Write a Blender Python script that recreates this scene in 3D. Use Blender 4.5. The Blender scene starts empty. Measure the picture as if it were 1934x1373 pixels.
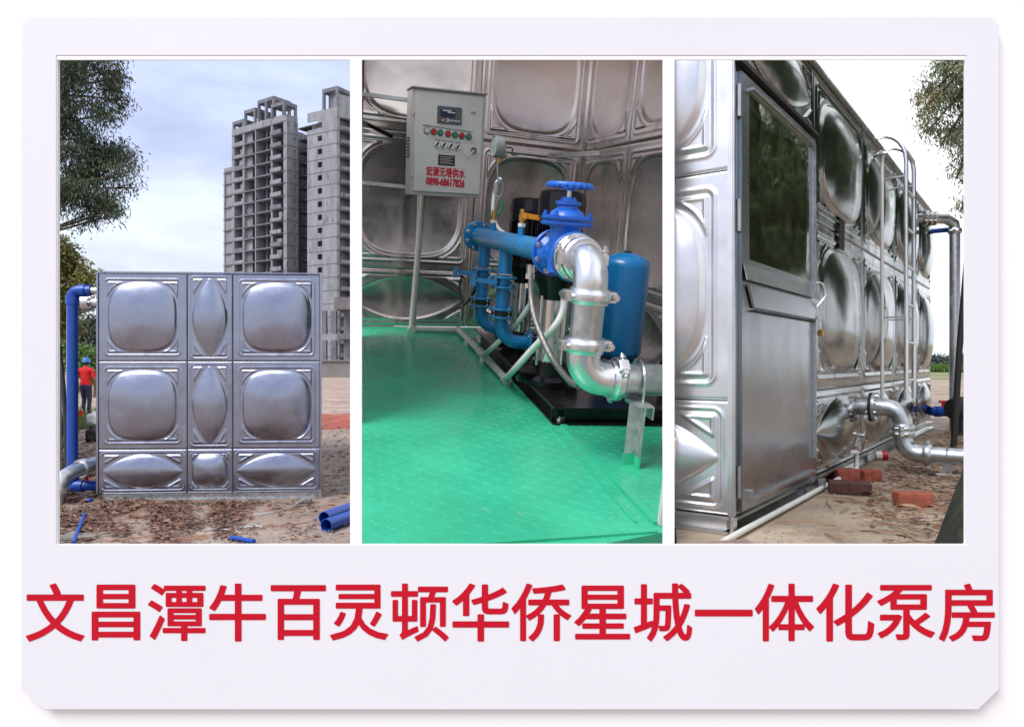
import bpy, bmesh, math, random
from mathutils import Vector as V, Matrix as M, noise as NZ
random.seed(7)
sc = bpy.context.scene
COL = sc.collection
# ------------------------------------------------------------------ camera
F, CX, CY, EYE = 1400.0, 967.0, 686.5, 1.55
cd = bpy.data.cameras.new('camera'); cam = bpy.data.objects.new('camera', cd); COL.objects.link(cam)
cd.sensor_width = 36.0; cd.lens = F/1934*36; cd.clip_start = .05; cd.clip_end = 6000
cam.location = (0, 0, EYE); cam.rotation_euler = (math.pi/2, 0, 0)
sc.camera = cam
# ------------------------------------------------------------------ sky, sun, exposure
SUN = V((-.45, -.45, .77)).normalized()
w = bpy.data.worlds.new('World'); sc.world = w; w.use_nodes = True
nt = w.node_tree; nt.nodes.clear()
def N(tree, t, **k):
    n = tree.nodes.new(t)
    for a, b in k.items(): setattr(n, a, b)
    return n
out = N(nt, 'ShaderNodeOutputWorld'); bg = N(nt, 'ShaderNodeBackground')
sky = N(nt, 'ShaderNodeTexSky', sky_type='NISHITA'); sky.sun_disc = False
sky.sun_elevation = math.asin(SUN.z); sky.sun_rotation = math.atan2(SUN.x, SUN.y)
sky.air_density = 1.2; sky.dust_density = 2.0
tc = N(nt, 'ShaderNodeTexCoord'); sep = N(nt, 'ShaderNodeSeparateXYZ'); nt.links.new(tc.outputs['Generated'], sep.inputs[0])
mp = N(nt, 'ShaderNodeMapping'); mp.inputs['Scale'].default_value = (1.6, 1.6, 4.2); nt.links.new(tc.outputs['Generated'], mp.inputs[0])
nz = N(nt, 'ShaderNodeTexNoise'); nz.inputs['Scale'].default_value = 3.0; nz.inputs['Detail'].default_value = 7; nz.inputs['Roughness'].default_value = .58
nt.links.new(mp.outputs[0], nz.inputs[0])
el = N(nt, 'ShaderNodeValToRGB')                     # cloud deck: bright near the horizon, blue grey above
e = el.color_ramp.elements; e[0].position = 0.0; e[0].color = (10.0, 10.6, 11.8, 1); e[1].position = .5; e[1].color = (6.7, 7.7, 11.5, 1)
x1 = e.new(.16); x1.color = (9.0, 9.8, 11.8, 1); x2 = e.new(.26); x2.color = (7.2, 8.1, 11.6, 1)
nt.links.new(sep.outputs['Z'], el.inputs[0])
el2 = N(nt, 'ShaderNodeValToRGB'); e = el2.color_ramp.elements   # thin bright overcast, seen to the right
e[0].position = 0; e[0].color = (11.0, 11.6, 12.8, 1); e[1].position = .25; e[1].color = (14.5, 14.6, 14.8, 1)
nt.links.new(sep.outputs['Z'], el2.inputs[0])
az = N(nt, 'ShaderNodeMapRange', interpolation_type='SMOOTHSTEP'); az.inputs['From Min'].default_value = -.05; az.inputs['From Max'].default_value = .45
nt.links.new(sep.outputs['X'], az.inputs[0])
mx0 = N(nt, 'ShaderNodeMix', data_type='RGBA'); nt.links.new(az.outputs[0], mx0.inputs['Factor']); nt.links.new(el.outputs[0], mx0.inputs['A']); nt.links.new(el2.outputs[0], mx0.inputs['B'])
cr = N(nt, 'ShaderNodeMapRange'); cr.inputs['From Min'].default_value = .3; cr.inputs['From Max'].default_value = .7; cr.inputs['To Min'].default_value = .80; cr.inputs['To Max'].default_value = 1.22
nt.links.new(nz.outputs[0], cr.inputs[0])
mul = N(nt, 'ShaderNodeVectorMath', operation='SCALE'); nt.links.new(mx0.outputs['Result'], mul.inputs[0]); nt.links.new(cr.outputs[0], mul.inputs['Scale'])
mx = N(nt, 'ShaderNodeMix', data_type='RGBA'); mx.inputs['Factor'].default_value = .82
nt.links.new(sky.outputs[0], mx.inputs['A']); nt.links.new(mul.outputs[0], mx.inputs['B'])
nt.links.new(mx.outputs['Result'], bg.inputs[0]); bg.inputs[1].default_value = .1
nt.links.new(bg.outputs[0], out.inputs[0])
sd = bpy.data.lights.new('sun', 'SUN'); sd.energy = 2.9; sd.angle = math.radians(34); sd.color = (1, .96, .9)
so = bpy.data.objects.new('sun', sd); COL.objects.link(so); so.rotation_euler = SUN.to_track_quat('Z', 'Y').to_euler(); so.location = (-5, -6, 12)
sc.view_settings.view_transform = 'Standard'; sc.view_settings.look = 'None'; sc.view_settings.gamma = 1; sc.view_settings.exposure = 0.14
sc.view_settings.use_curve_mapping = False
sc.cycles.max_bounces = 7; sc.cycles.glossy_bounces = 5; sc.cycles.diffuse_bounces = 4; sc.cycles.caustics_reflective = False; sc.cycles.caustics_refractive = False
sc.cycles.sample_clamp_indirect = 6
sc.cycles.use_denoising = True

# ------------------------------------------------------------------ helpers
def W(px, py, Y):                                     # a point of the place at distance Y along the line of sight
    return V(((px-CX)/F*Y, Y, EYE-(py-CY)/F*Y))
def G(px, py, z=0.0):                                 # where that line meets the level ground z
    return W(px, py, (EYE-z)*F/(py-CY))
PITCH, ROLL, HR = math.atan((CY-400)/F), math.radians(4.5), 1.1
RM = M.Translation((0, 0, EYE)) @ M.Rotation(ROLL, 4, 'Y') @ M.Rotation(PITCH, 4, 'X') @ M.Translation((0, 0, -HR))   # pump room -> place
RMI = RM.inverted()
def R(px, py, Y): return RMI @ W(px, py, Y)           # in the pump room's own axes
def RF(px, py, z=0.0):
    o = RMI @ V((0, 0, EYE)); d = (RMI @ W(px, py, 1)) - o
    return o + d*((z-o.z)/d.z)
def rpx(p):
    q = RM @ p; return CX+F*q.x/q.y, CY-F*(q.z-EYE)/q.y
I4 = M.Identity(4)

MATS = {}
def mat(name, col, rough=.6, metal=0.0, var=0.0, vscale=6.0, bump=0.0, bscale=40.0, stretch=(1, 1, 1), col2=None, spec=None, rvar=0.0, coat=0.0, dots=None, bdist=.01, emit=None):
    m = bpy.data.materials.new(name); m.use_nodes = True; t = m.node_tree; b = t.nodes['Principled BSDF']; L = t.links.new
    b.inputs['Roughness'].default_value = rough; b.inputs['Metallic'].default_value = metal
    if spec is not None: b.inputs['Specular IOR Level'].default_value = spec
    if coat: b.inputs['Coat Weight'].default_value = coat; b.inputs['Coat Roughness'].default_value = .12
    c = (*col, 1); b.inputs['Base Color'].default_value = c
    co = N(t, 'ShaderNodeTexCoord'); mpn = N(t, 'ShaderNodeMapping'); mpn.inputs['Scale'].default_value = stretch; L(co.outputs['Object'], mpn.inputs[0])
    if var or col2:
        n1 = N(t, 'ShaderNodeTexNoise'); n1.inputs['Scale'].default_value = vscale; n1.inputs['Detail'].default_value = 8; n1.inputs['Roughness'].default_value = .62; L(mpn.outputs[0], n1.inputs[0])
        r = N(t, 'ShaderNodeValToRGB'); e = r.color_ramp.elements; e[0].position = .32; e[1].position = .68
        e[0].color = tuple(max(0, x*(1-var)) for x in col)+(1,); e[1].color = (*col2, 1) if col2 else tuple(min(1, x*(1+var)) for x in col)+(1,)
        L(n1.outputs[0], r.inputs[0]); last = r.outputs[0]
        if dots:
            n3 = N(t, 'ShaderNodeTexNoise'); n3.inputs['Scale'].default_value = dots[0]; n3.inputs['Detail'].default_value = 4; L(mpn.outputs[0], n3.inputs[0])
            r3 = N(t, 'ShaderNodeMapRange'); r3.inputs['From Min'].default_value = dots[1]; r3.inputs['From Max'].default_value = dots[1]+.08; L(n3.outputs[0], r3.inputs[0])
            mm = N(t, 'ShaderNodeMix', data_type='RGBA'); L(r3.outputs[0], mm.inputs['Factor']); L(last, mm.inputs['A']); mm.inputs['B'].default_value = (*dots[2], 1); last = mm.outputs['Result']
        L(last, b.inputs['Base Color'])
        if rvar:
            rr = N(t, 'ShaderNodeMapRange'); rr.inputs['From Min'].default_value = .3; rr.inputs['From Max'].default_value = .7; rr.inputs['To Min'].default_value = rough-rvar; rr.inputs['To Max'].default_value = rough+rvar
            L(n1.outputs[0], rr.inputs[0]); L(rr.outputs[0], b.inputs['Roughness'])
    if bump:
        n2 = N(t, 'ShaderNodeTexNoise'); n2.inputs['Scale'].default_value = bscale; n2.inputs['Detail'].default_value = 6; L(mpn.outputs[0], n2.inputs[0])
        bp = N(t, 'ShaderNodeBump'); bp.inputs['Strength'].default_value = bump; bp.inputs['Distance'].default_value = bdist; L(n2.outputs[0], bp.inputs['Height']); L(bp.outputs[0], b.inputs['Normal'])
    if emit: b.inputs['Emission Color'].default_value = (*emit[0], 1); b.inputs['Emission Strength'].default_value = emit[1]
    MATS[name] = m; return m
def steel(name, col, rough, streak=.05, bump=.02):
    m = mat(name, col, rough, 1.0, var=.10, vscale=3.2, rvar=.07, bump=bump, bscale=9, stretch=(1, 1, 1), bdist=.012, dots=(3.0, .66, tuple(c*.80 for c in col)))
    return m
mat('card', (.715, .722, .755), .6, var=.012, vscale=2)
mat('white_board', (.86, .86, .86), .6, var=.01, vscale=2)
mat('partition', (.60, .60, .60), .8, var=.03)
mat('red_letter', (.50, .006, .020), .8, spec=.15)
steel('tank_steel', (.30, .322, .395), .26, bump=.008); steel('end_steel_lit', (.70, .70, .71), .36, bump=.01)  # the right tank's end: its steel lightened to carry the sun
steel('side_steel_shaded', (.36, .385, .38), .17, bump=.012)  # same tank's side: that steel darkened for shade and mirrored trees
steel('room_steel', (.68, .62, .59), .24, bump=.005)
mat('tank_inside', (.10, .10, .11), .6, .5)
mat('galvanised', (.52, .54, .55), .36, 1.0, var=.16, vscale=22, rvar=.1, bump=.05, bscale=60)
mat('galvanised_rough', (.56, .57, .57), .55, 1.0, var=.16, vscale=22, rvar=.08, bump=.05, bscale=60)
mat('aluminium', (.74, .75, .76), .30, 1.0, var=.08, vscale=12, rvar=.06, bump=.06, bscale=120)
mat('chrome', (.72, .68, .64), .10, 1.0, var=.05, vscale=8)
mat('bolt', (.66, .66, .64), .25, 1.0, var=.1)
mat('header_blue', (.006, .19, .43), .32, var=.18, vscale=6, rvar=.1, coat=.15, bump=.06, bscale=40, bdist=.004, dots=(26, .71, (.06, .16, .28)))
mat('valve_blue', (.008, .125, .56), .32, var=.16, vscale=9, rvar=.1, coat=.2, bump=.18, bscale=75, bdist=.004, dots=(38, .70, (.05, .12, .30)))
mat('tank_blue', (.004, .17, .42), .3, var=.07, vscale=3, rvar=.05, coat=.25)
mat('pipe_blue', (.004, .062, .36), .35, var=.12, vscale=6, rvar=.08)
mat('black_gloss', (.006, .005, .006), .16, spec=.35, var=.25, vscale=8, rvar=.06)
mat('black_paint', (.008, .007, .007), .2, spec=.35, var=.3, vscale=5, rvar=.09, bump=.06, bscale=8, dots=(30, .72, (.04, .03, .03)))
mat('rubber', (.012, .012, .012), .6, var=.2)
mat('pvc_white', (.74, .73, .68), .4, var=.06, vscale=9)
mat('pvc_grey', (.60, .57, .52), .45, var=.08, vscale=9)
mat('braid', (.30, .28, .26), .35, .85, var=.35, vscale=160, bump=.4, bscale=220)
mat('brass', (.62, .38, .12), .3, 1.0, var=.1)
mat('green_plastic', (.01, .22, .09), .4); mat('yellow_plastic', (.75, .30, .01), .4); mat('red_plastic', (.52, .012, .015), .35)
mat('cabinet', (.68, .66, .62), .45, var=.03, vscale=3)
mat('cabinet_edge', (.56, .54, .50), .45, var=.05, vscale=3)
mat('panel_grey', (.09, .095, .10), .45); mat('lcd', (.004, .008, .035), .12); mat('lcd_digits', (.55, .62, .72), .5)
mat('key_white', (.55, .55, .53), .5); mat('lamp_red', (.50, .01, .015), .25); mat('lamp_green', (.01, .24, .10), .25); mat('lamp_clear', (.60, .60, .58), .25)
mat('plate', (.035, .032, .028), .4, .4, var=.2); mat('plate_text', (.36, .34, .30), .5, .5); mat('ink', (.05, .05, .05), .6); mat('ink_red', (.58, .008, .03), .55); mat('sticker', (.55, .45, .43), .6); mat('sticker_ink', (.5, .12, .12), .6)
mat('gauge_grey', (.25, .25, .25), .4, var=.05); mat('gauge_face', (.45, .48, .44), .2, var=.35, vscale=45)
mat('floor_green', (.040, .45, .243), .24, var=.13, vscale=2.2, rvar=.10, bump=.05, bscale=22, bdist=.006, dots=(6.0, .66, (.10, .42, .27)))
mat('sill', (.28, .19, .15), .6, .2, var=.3, vscale=20)
mat('concrete', (.165, .17, .195), .9, var=.30, vscale=.9, stretch=(1, 1, .35), bump=.2, bscale=2, dots=(.9, .62, (.10, .10, .115)))
mat('concrete_light', (.25, .258, .28), .9, var=.22, vscale=.7, stretch=(1, 1, .3), bump=.2, bscale=2, dots=(1.1, .62, (.13, .13, .145)))
mat('concrete_slab', (.15, .145, .15), .9, var=.28, vscale=1.5)
mat('wall_concrete', (.23, .21, .20), .9, var=.2, vscale=.8, stretch=(1, 1, .4))
mat('bark', (.10, .075, .055), .9, var=.4, vscale=14, stretch=(1, 1, .25), bump=.8, bscale=22, bdist=.03)
mat('bark_dark', (.020, .020, .014), .95, var=.5, vscale=14, stretch=(1, 1, .25), bump=.9, bscale=24, bdist=.03, dots=(9, .6, (.035, .05, .015)))
mat('leaf_dark', (.045, .072, .032), .55, var=.5, vscale=1.4); mat('leaf_mid', (.055, .085, .025), .55, var=.5, vscale=1.2); mat('leaf_yellow', (.12, .12, .025), .55, var=.45, vscale=1.2)
mat('leaf_bright', (.085, .17, .03), .55, var=.5, vscale=.8); mat('leaf_grey', (.17, .20, .10), .55, var=.5, vscale=1.6, dots=(1.3, .6, (.20, .18, .06))); mat('leaf_far', (.05, .075, .06), .6, var=.4, vscale=.5)
mat('litter_a', (.19, .095, .065), .75, var=.45, vscale=4); mat('litter_b', (.115, .062, .05), .8, var=.4, vscale=4); mat('litter_c', (.29, .18, .11), .75, var=.3, vscale=4)
mat('shirt', (.62, .010, .012), .8, var=.15, vscale=14, bump=.3, bscale=18); mat('trousers', (.028, .03, .075), .85, var=.2, vscale=10); mat('skin', (.22, .11, .07), .6, var=.1); mat('hair', (.01, .008, .007), .6); mat('helmet', (.02, .14, .42), .3)
mat('fence_white', (.42, .47, .55), .6, var=.1, vscale=2); mat('bag_white', (.60, .61, .62), .6, var=.1); mat('stone', (.22, .20, .18), .9, var=.25, vscale=9, bump=.4, bscale=30)
mat('brick_red', (.27, .065, .04), .9, var=.28, vscale=22, bump=.5, bscale=60); mat('brick_dark', (.085, .035, .03), .9, var=.35, vscale=22, bump=.5, bscale=60); mat('brick_orange', (.32, .085, .05), .9, var=.25, vscale=22, bump=.5, bscale=60)
mat('red_soil', (.34, .085, .05), .95, var=.35, vscale=3, bump=.6, bscale=14); mat('string', (.6, .6, .6), .7); mat('tape', (.008, .008, .008), .6)

class MB:
    def __init__(s): s.v = []; s.f = []
    def add(s, vs, fs):
        o = len(s.v); s.v += [V(p) for p in vs]; s.f += [tuple(i+o for i in f) for f in fs]; return s
    def box(s, c, size, m=None):
        c = V(c); x, y, z = (k/2 for k in size)
        vs = [V((i, j, k)) for i in (-x, x) for j in (-y, y) for k in (-z, z)]
        if m is not None: vs = [m.to_3x3() @ p for p in vs]
        return s.add([p+c for p in vs], [(0, 1, 3, 2), (4, 6, 7, 5), (0, 4, 5, 1), (2, 3, 7, 6), (0, 2, 6, 4), (1, 5, 7, 3)])
    def bar(s, a, b, wd, th, up=(0, 0, 1)):
        a, b, up = V(a), V(b), V(up); d = (b-a).normalized(); x = d.cross(up).normalized()*wd/2; y = x.normalized().cross(d).normalized()*th/2
        vs = [a-x-y, a+x-y, a+x+y, a-x+y, b-x-y, b+x-y, b+x+y, b-x+y]
        return s.add(vs, [(3, 2, 1, 0), (4, 5, 6, 7), (0, 1, 5, 4), (1, 2, 6, 5), (2, 3, 7, 6), (3, 0, 4, 7)])
    def tube(s, pts, r, seg=16, cap=True):
        pts = [V(p) for p in pts]; n = len(pts); rs = r if isinstance(r, (list, tuple)) else [r]*n
        o = len(s.v); t0 = (pts[1]-pts[0]).normalized(); ref = V((0, 0, 1)) if abs(t0.z) < .9 else V((1, 0, 0))
        x = t0.cross(ref).normalized()
        for i, p in enumerate(pts):
            t = ((pts[min(i+1, n-1)]-p).normalized()+(p-pts[max(i-1, 0)]).normalized())
            t = t.normalized() if t.length > 1e-6 else t0
            x = (x-t*x.dot(t)).normalized(); y = t.cross(x)
            for k in range(seg):
                a = 2*math.pi*k/seg; s.v.append(p+(x*math.cos(a)+y*math.sin(a))*rs[i])
        for i in range(n-1):
            for k in range(seg):
                k2 = (k+1) % seg; s.f.append((o+i*seg+k, o+i*seg+k2, o+(i+1)*seg+k2, o+(i+1)*seg+k))
        if cap:
            s.f.append(tuple(o+k for k in range(seg))[::-1]); s.f.append(tuple(o+(n-1)*seg+k for k in range(seg)))
        return s
    def cyl(s, a, b, r, seg=20, r2=None): return s.tube([a, b], [r, r if r2 is None else r2], seg)
    def lathe(s, prof, o, ax, seg=28):                # prof: (radius, distance along the axis)
        o, ax = V(o), V(ax).normalized(); ref = V((0, 0, 1)) if abs(ax.z) < .9 else V((1, 0, 0)); x = ax.cross(ref).normalized(); y = ax.cross(x); b = len(s.v)
        for r, t in prof:
            for k in range(seg):
                a = 2*math.pi*k/seg; s.v.append(o+ax*t+(x*math.cos(a)+y*math.sin(a))*max(r, 1e-5))
        for i in range(len(prof)-1):
            for k in range(seg):
                k2 = (k+1) % seg; s.f.append((b+i*seg+k, b+(i+1)*seg+k, b+(i+1)*seg+k2, b+i*seg+k2))
        s.f.append(tuple(b+k for k in range(seg))); e = b+(len(prof)-1)*seg; s.f.append(tuple(e+k for k in range(seg))[::-1]); return s
    def torus(s, c, ax, R_, r, seg=28, sub=10):
        c, ax = V(c), V(ax).normalized(); ref = V((0, 0, 1)) if abs(ax.z) < .9 else V((1, 0, 0)); x = ax.cross(ref).normalized(); y = ax.cross(x); b = len(s.v)
        for i in range(seg):
            a = 2*math.pi*i/seg; d = x*math.cos(a)+y*math.sin(a)
            for k in range(sub):
                q = 2*math.pi*k/sub; s.v.append(c+d*(R_+r*math.cos(q))+ax*r*math.sin(q))
        for i in range(seg):
            for k in range(sub):
                s.f.append((b+i*sub+k, b+((i+1) % seg)*sub+k, b+((i+1) % seg)*sub+(k+1) % sub, b+i*sub+(k+1) % sub))
        return s
    def prism(s, poly, ext):
        poly = [V(p) for p in poly]; ext = V(ext); n = len(poly); o = len(s.v); s.v += poly+[p+ext for p in poly]
        s.f.append(tuple(o+k for k in range(n))[::-1]); s.f.append(tuple(o+n+k for k in range(n)))
        for k in range(n): s.f.append((o+k, o+(k+1) % n, o+n+(k+1) % n, o+n+k))
        return s
    def bolt(s, p, ax, r=.012, h=.012):
        ax = V(ax).normalized(); p = V(p); s.cyl(p, p+ax*h*.25, r*1.35, 12); s.cyl(p+ax*h*.25, p+ax*h, r, 6); s.cyl(p+ax*h, p+ax*h*1.6, r*.55, 8); return s
def mesh_of(mb, name, base=V((0, 0, 0)), angle=38, bevel=0):
    me = bpy.data.meshes.new(name); me.from_pydata([p-base for p in mb.v], [], mb.f); me.update()
    bm = bmesh.new(); bm.from_mesh(me)
    if bevel:
        bmesh.ops.bevel(bm, geom=[e for e in bm.edges if len(e.link_faces) == 2 and e.calc_face_angle(0) > .8], offset=bevel, segments=2, affect='EDGES', clamp_overlap=True)
    bmesh.ops.recalc_face_normals(bm, faces=bm.faces); bm.to_mesh(me); bm.free()
    me.polygons.foreach_set('use_smooth', [True]*len(me.polygons))
    if angle: me.set_sharp_from_angle(angle=math.radians(angle))
    return me
BASE = {}
def tag(o, label=None, cat=None, group=None, kind=None):
    for k, v in (('label', label), ('category', cat), ('group', group), ('kind', kind)):
        if v: o[k] = v
    return o
def thing(name, label, cat, base=(0, 0, 0), frame=I4, group=None):
    o = bpy.data.objects.new(name, None); COL.objects.link(o); o.empty_display_size = .1
    o.matrix_world = frame @ M.Translation(V(base)); BASE[o] = V(base); return tag(o, label, cat, group)
def part(mb, name, m, parent, bevel=0, angle=38, kind=None, label=None):
    b = BASE[parent]; me = mesh_of(mb, name, b, angle, bevel); me.materials.append(MATS[m])
    o = bpy.data.objects.new(name, me); COL.objects.link(o); o.parent = parent; BASE[o] = b; return tag(o, label, kind=kind)
def single(mb, name, m, label, cat, base=None, frame=I4, group=None, bevel=0, kind=None, angle=38):
    if base is None:
        zs = min(p.z for p in mb.v); base = V((sum(p.x for p in mb.v)/len(mb.v), sum(p.y for p in mb.v)/len(mb.v), zs))
    base = V(base); me = mesh_of(mb, name, base, angle, bevel); me.materials.append(MATS[m])
    o = bpy.data.objects.new(name, me); COL.objects.link(o); o.matrix_world = frame @ M.Translation(base); BASE[o] = base
    return tag(o, label, cat, group, kind)
def put(me, name, parent, mf, m=None):               # shared mesh data placed by a matrix in the frame of its thing
    o = bpy.data.objects.new(name, me); COL.objects.link(o); o.parent = parent; o.matrix_local = M.Translation(-BASE[parent]) @ mf; BASE[o] = BASE[parent]; return o
def structure(mb, name, m, frame=I4, bevel=0, angle=38):
    o = single(mb, name, m, None, None, V((0, 0, 0)), frame, bevel=bevel, angle=angle); o['kind'] = 'structure'; return o
def arc(c, a, b, ang, n=8):                           # points round centre c from direction a (scaled) towards b
    c, a, b = V(c), V(a), V(b); return [c+a*math.cos(ang*i/n)+b*math.sin(ang*i/n) for i in range(n+1)]
def smooth_path(pts, n=8):
    pts = [V(p) for p in pts]; P = [pts[0]]+pts+[pts[-1]]; o = []
    for i in range(1, len(P)-2):
        for k in range(n):
            t = k/n; p0, p1, p2, p3 = P[i-1:i+3]
            o.append(.5*((2*p1)+(p2-p0)*t+(2*p0-5*p1+4*p2-p3)*t*t+(3*p1-p0-3*p2+p3)*t**3))
    return o+[pts[-1]]
def glyphs(body, size, ext=.002, bold=0.0, align='CENTER'):
    off = 0.0
    c = bpy.data.curves.new('glyph', 'FONT'); c.body = body; c.size = size; c.extrude = ext; c.offset = off; c.align_x = align; c.resolution_u = 4
    o = bpy.data.objects.new('glyph', c); COL.objects.link(o); bpy.context.view_layer.update()
    me = bpy.data.meshes.new_from_object(o.evaluated_get(bpy.context.evaluated_depsgraph_get())); bpy.data.objects.remove(o); bpy.data.curves.remove(c)
    if bold:                                          # heavier strokes: the outline swept round a small circle
        vs = [v.co.copy() for v in me.vertices]; fs = [tuple(p.vertices) for p in me.polygons]; V2, F2 = list(vs), list(fs)
        for k in range(10):
            d = V((math.cos(k*.6283)*bold, math.sin(k*.6283)*bold, -.00002*(k+1))); o2 = len(V2); V2 += [v+d for v in vs]; F2 += [tuple(i+o2 for i in f) for f in fs]
        me = bpy.data.meshes.new('glyph'); me.from_pydata(V2, [], F2)
    return me

# pressed steel tank panel: a height field over w x h, drawn in x,z and facing -y
def sst(a, b, x):
    t = min(1, max(0, (x-a)/(b-a))); return t*t*(3-2*t)
def panel_mesh(name, w, h, m, sign=1, x0=0.0, x1=None, z0=0.0, z1=None, pitch=.0085, seed=0, deep=.085):
    x1 = w if x1 is None else x1; z1 = h if z1 is None else z1
    s = min(w, h); q = min(1.0, s/.95); ins = .07*q; mn = .0015
    ax, az = w/2-.108*q, h/2-.108*q; lens = max(w, h)/s > 1.6; tri = .20*q if not lens else .17
    nx, nz_ = max(8, int((x1-x0)/pitch)), max(8, int((z1-z0)/pitch)); vs, fs = [], []
    def H(x, z):
        dx, dz = x-w/2, z-h/2; e = min(x, w-x, z, h-z); o = -.011*(1-sst(0, .009, e))
        cr_ = .045; px_, pz_ = abs(dx)-(w/2-ins-cr_), abs(dz)-(h/2-ins-cr_)
        d = -(math.hypot(max(px_, 0), max(pz_, 0))+min(max(px_, pz_), 0)-cr_)       # distance inside the rounded frame line
        o += .007*math.exp(-(d/.007)**2)-.005*math.exp(-((d-.022*q)/.006)**2)+.002*sst(.0, .03, d)
        if lens:
            if w > h: lx, lz, A, B = dx, dz, w/2-ins*1.3, h/2-ins*1.55
            else: lx, lz, A, B = dz, dx, h/2-ins*1.3, w/2-ins*1.55
            wz = B*(1-min(1, (lx/A)**2)); r = abs(lz)/wz if wz > 1e-4 else 9
            if r < 1: o += sign*deep*.85*(.12*sst(0, .1, 1-r)*(1-(lx/A)**2)**.5+.88*(1-r*r)*(1-(lx/A)**2)**1.35)
            rb = r
            ins2 = abs(dx) > w/2-ins-.035*q-.001 or abs(dz) > h/2-ins-.035*q
            tx, tz = (w/2-ins-.035)-abs(dx), (h/2-ins-.03)-abs(dz); la, lb = (.17, .10) if w > h else (.10, .17)
            k = 1-tx/la-tz/lb; tri_d = min(tx, tz, k*.06)
        else:
            n = 3.1; rc = ((abs(dx)/ax)**n+(abs(dz)/az)**n)**(1/n)
            if rc < 1: o += sign*deep*(.16*sst(0, .07, 1-rc)+.84*(1-rc**2.4)**.95)
            tx, tz = (w/2-ins-.035*q)-abs(dx), (h/2-ins-.035*q)-abs(dz)
            k = rc-1.05; tri_d = min(tx, tz, k*.42*s) if tx < tri and tz < tri else -1
        if tri_d > -.004: o += .011*sst(-.001, .006, tri_d)-.008*sst(.009, .018, tri_d)
        o += .0022*NZ.noise(V((x*2.6+seed*7.1, z*2.6, seed)))+.0009*NZ.noise(V((x*9+seed, z*9, seed*3.3)))
        return o
    for j in range(nz_+1):
        z = z0+(z1-z0)*j/nz_
        for i in range(nx+1):
            x = x0+(x1-x0)*i/nx
            vs.append((min(max(x, x0+mn), x1-mn), -H(x, z), min(max(z, z0+mn), z1-mn)))
    for j in range(nz_):
        for i in range(nx):
            a = j*(nx+1)+i; fs.append((a, a+1, a+nx+2, a+nx+1))
    me = bpy.data.meshes.new(name); me.from_pydata(vs, [], fs); me.update(); me.polygons.foreach_set('use_smooth', [True]*len(fs)); me.materials.append(MATS[m]); return me
def frame_of(o, ux, up=V((0, 0, 1))):                 # matrix: x along ux, z up, -y outwards
    ux = V(ux).normalized(); y = up.cross(ux).normalized(); return M(((ux.x, y.x, up.x, o[0]), (ux.y, y.y, up.y, o[1]), (ux.z, y.z, up.z, o[2]), (0, 0, 0, 1)))

# ------------------------------------------------------------------ ground
def ground_mat(name, base, c2, c3, sc1, litter=.0):
    m = mat(name, base, .92, var=.22, vscale=sc1, col2=c2, bump=.5, bscale=9, bdist=.03, dots=(2.2, .56, c3)); return m
ground_mat('dirt', (.31, .215, .16), (.45, .36, .295), (.28, .15, .095), .55)
ground_mat('yard_dirt', (.30, .225, .155), (.46, .37, .275), (.23, .155, .10), 1.3)
mat('field', (.20, .22, .08), .95, var=.4, vscale=.12, col2=(.30, .30, .16))
g = MB(); g.add([(-2500, -60, 0), (2500, -60, 0), (2500, 3500, 0), (-2500, 3500, 0)], [(0, 1, 2, 3)]); structure(g, 'ground', 'dirt')
ZB = EYE-.735                                         # the yard on the right lies higher
def sheet(poly, z, name, m, skirt=.0):
    g = MB(); g.prism([(x, y, z-skirt) for x, y in poly], (0, 0, skirt)) if skirt else g.add([(x, y, z) for x, y in poly], [tuple(range(len(poly)))]); return structure(g, name, m)
sheet([(.56, 2.45), (5.2, 2.45), (60, 40), (1500, 900), (1500, 2400), (420, 2400), (9, 45)], ZB, 'raised_yard', 'yard_dirt', .815)
sheet([(18, 34), (60, 34), (1400, 880), (1400, 2300), (430, 2300), (12, 48)], ZB+.012, 'field', 'field')
# ------------------------------------------------------------------ display board with three openings, its lettering, and the bay partitions
YB = 1.4; kb = YB/F
def bp(px, py, y=YB): return V(((px-CX)*kb, y, EYE-(py-CY)*kb))
board = thing('display_board', 'pale lavender display board with three openings and a line of red lettering', 'display board', (0, YB, 0))
def frame_with_holes(outer, holes, y, th, z_to=None):
    bm = bmesh.new(); edges = []
    for loop in [outer]+holes:
        vs = [bm.verts.new(bp(x, yy, y)) for x, yy in loop]
        edges += [bm.edges.new((vs[i], vs[(i+1) % len(vs)])) for i in range(len(vs))]
    bmesh.ops.triangle_fill(bm, edges=edges, use_beauty=True)
    bmesh.ops.dissolve_limit(bm, angle_limit=.01, verts=bm.verts, edges=bm.edges)
    r = bmesh.ops.extrude_face_region(bm, geom=bm.faces[:]); bmesh.ops.translate(bm, vec=(0, th, 0), verts=[q for q in r['geom'] if isinstance(q, bmesh.types.BMVert)])
    bmesh.ops.recalc_face_normals(bm, faces=bm.faces); return bm
def bm_part(bm, name, m, parent, bevel=0):
    if bevel: bmesh.ops.bevel(bm, geom=[e for e in bm.edges if e.calc_face_angle(0) > .5 and e.calc_length() > .004], offset=bevel, segments=3, affect='EDGES')
    me = bpy.data.meshes.new(name); bm.to_mesh(me); bm.free()
    me.transform(M.Translation(-BASE[parent])); me.polygons.foreach_set('use_smooth', [True]*len(me.polygons)); me.set_sharp_from_angle(angle=math.radians(25)); me.materials.append(MATS[m])
    o = bpy.data.objects.new(name, me); COL.objects.link(o); o.parent = parent; BASE[o] = BASE[parent]; return o
HOLES = [(107, 661), (683, 1252), (1274, 1824)]
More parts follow.
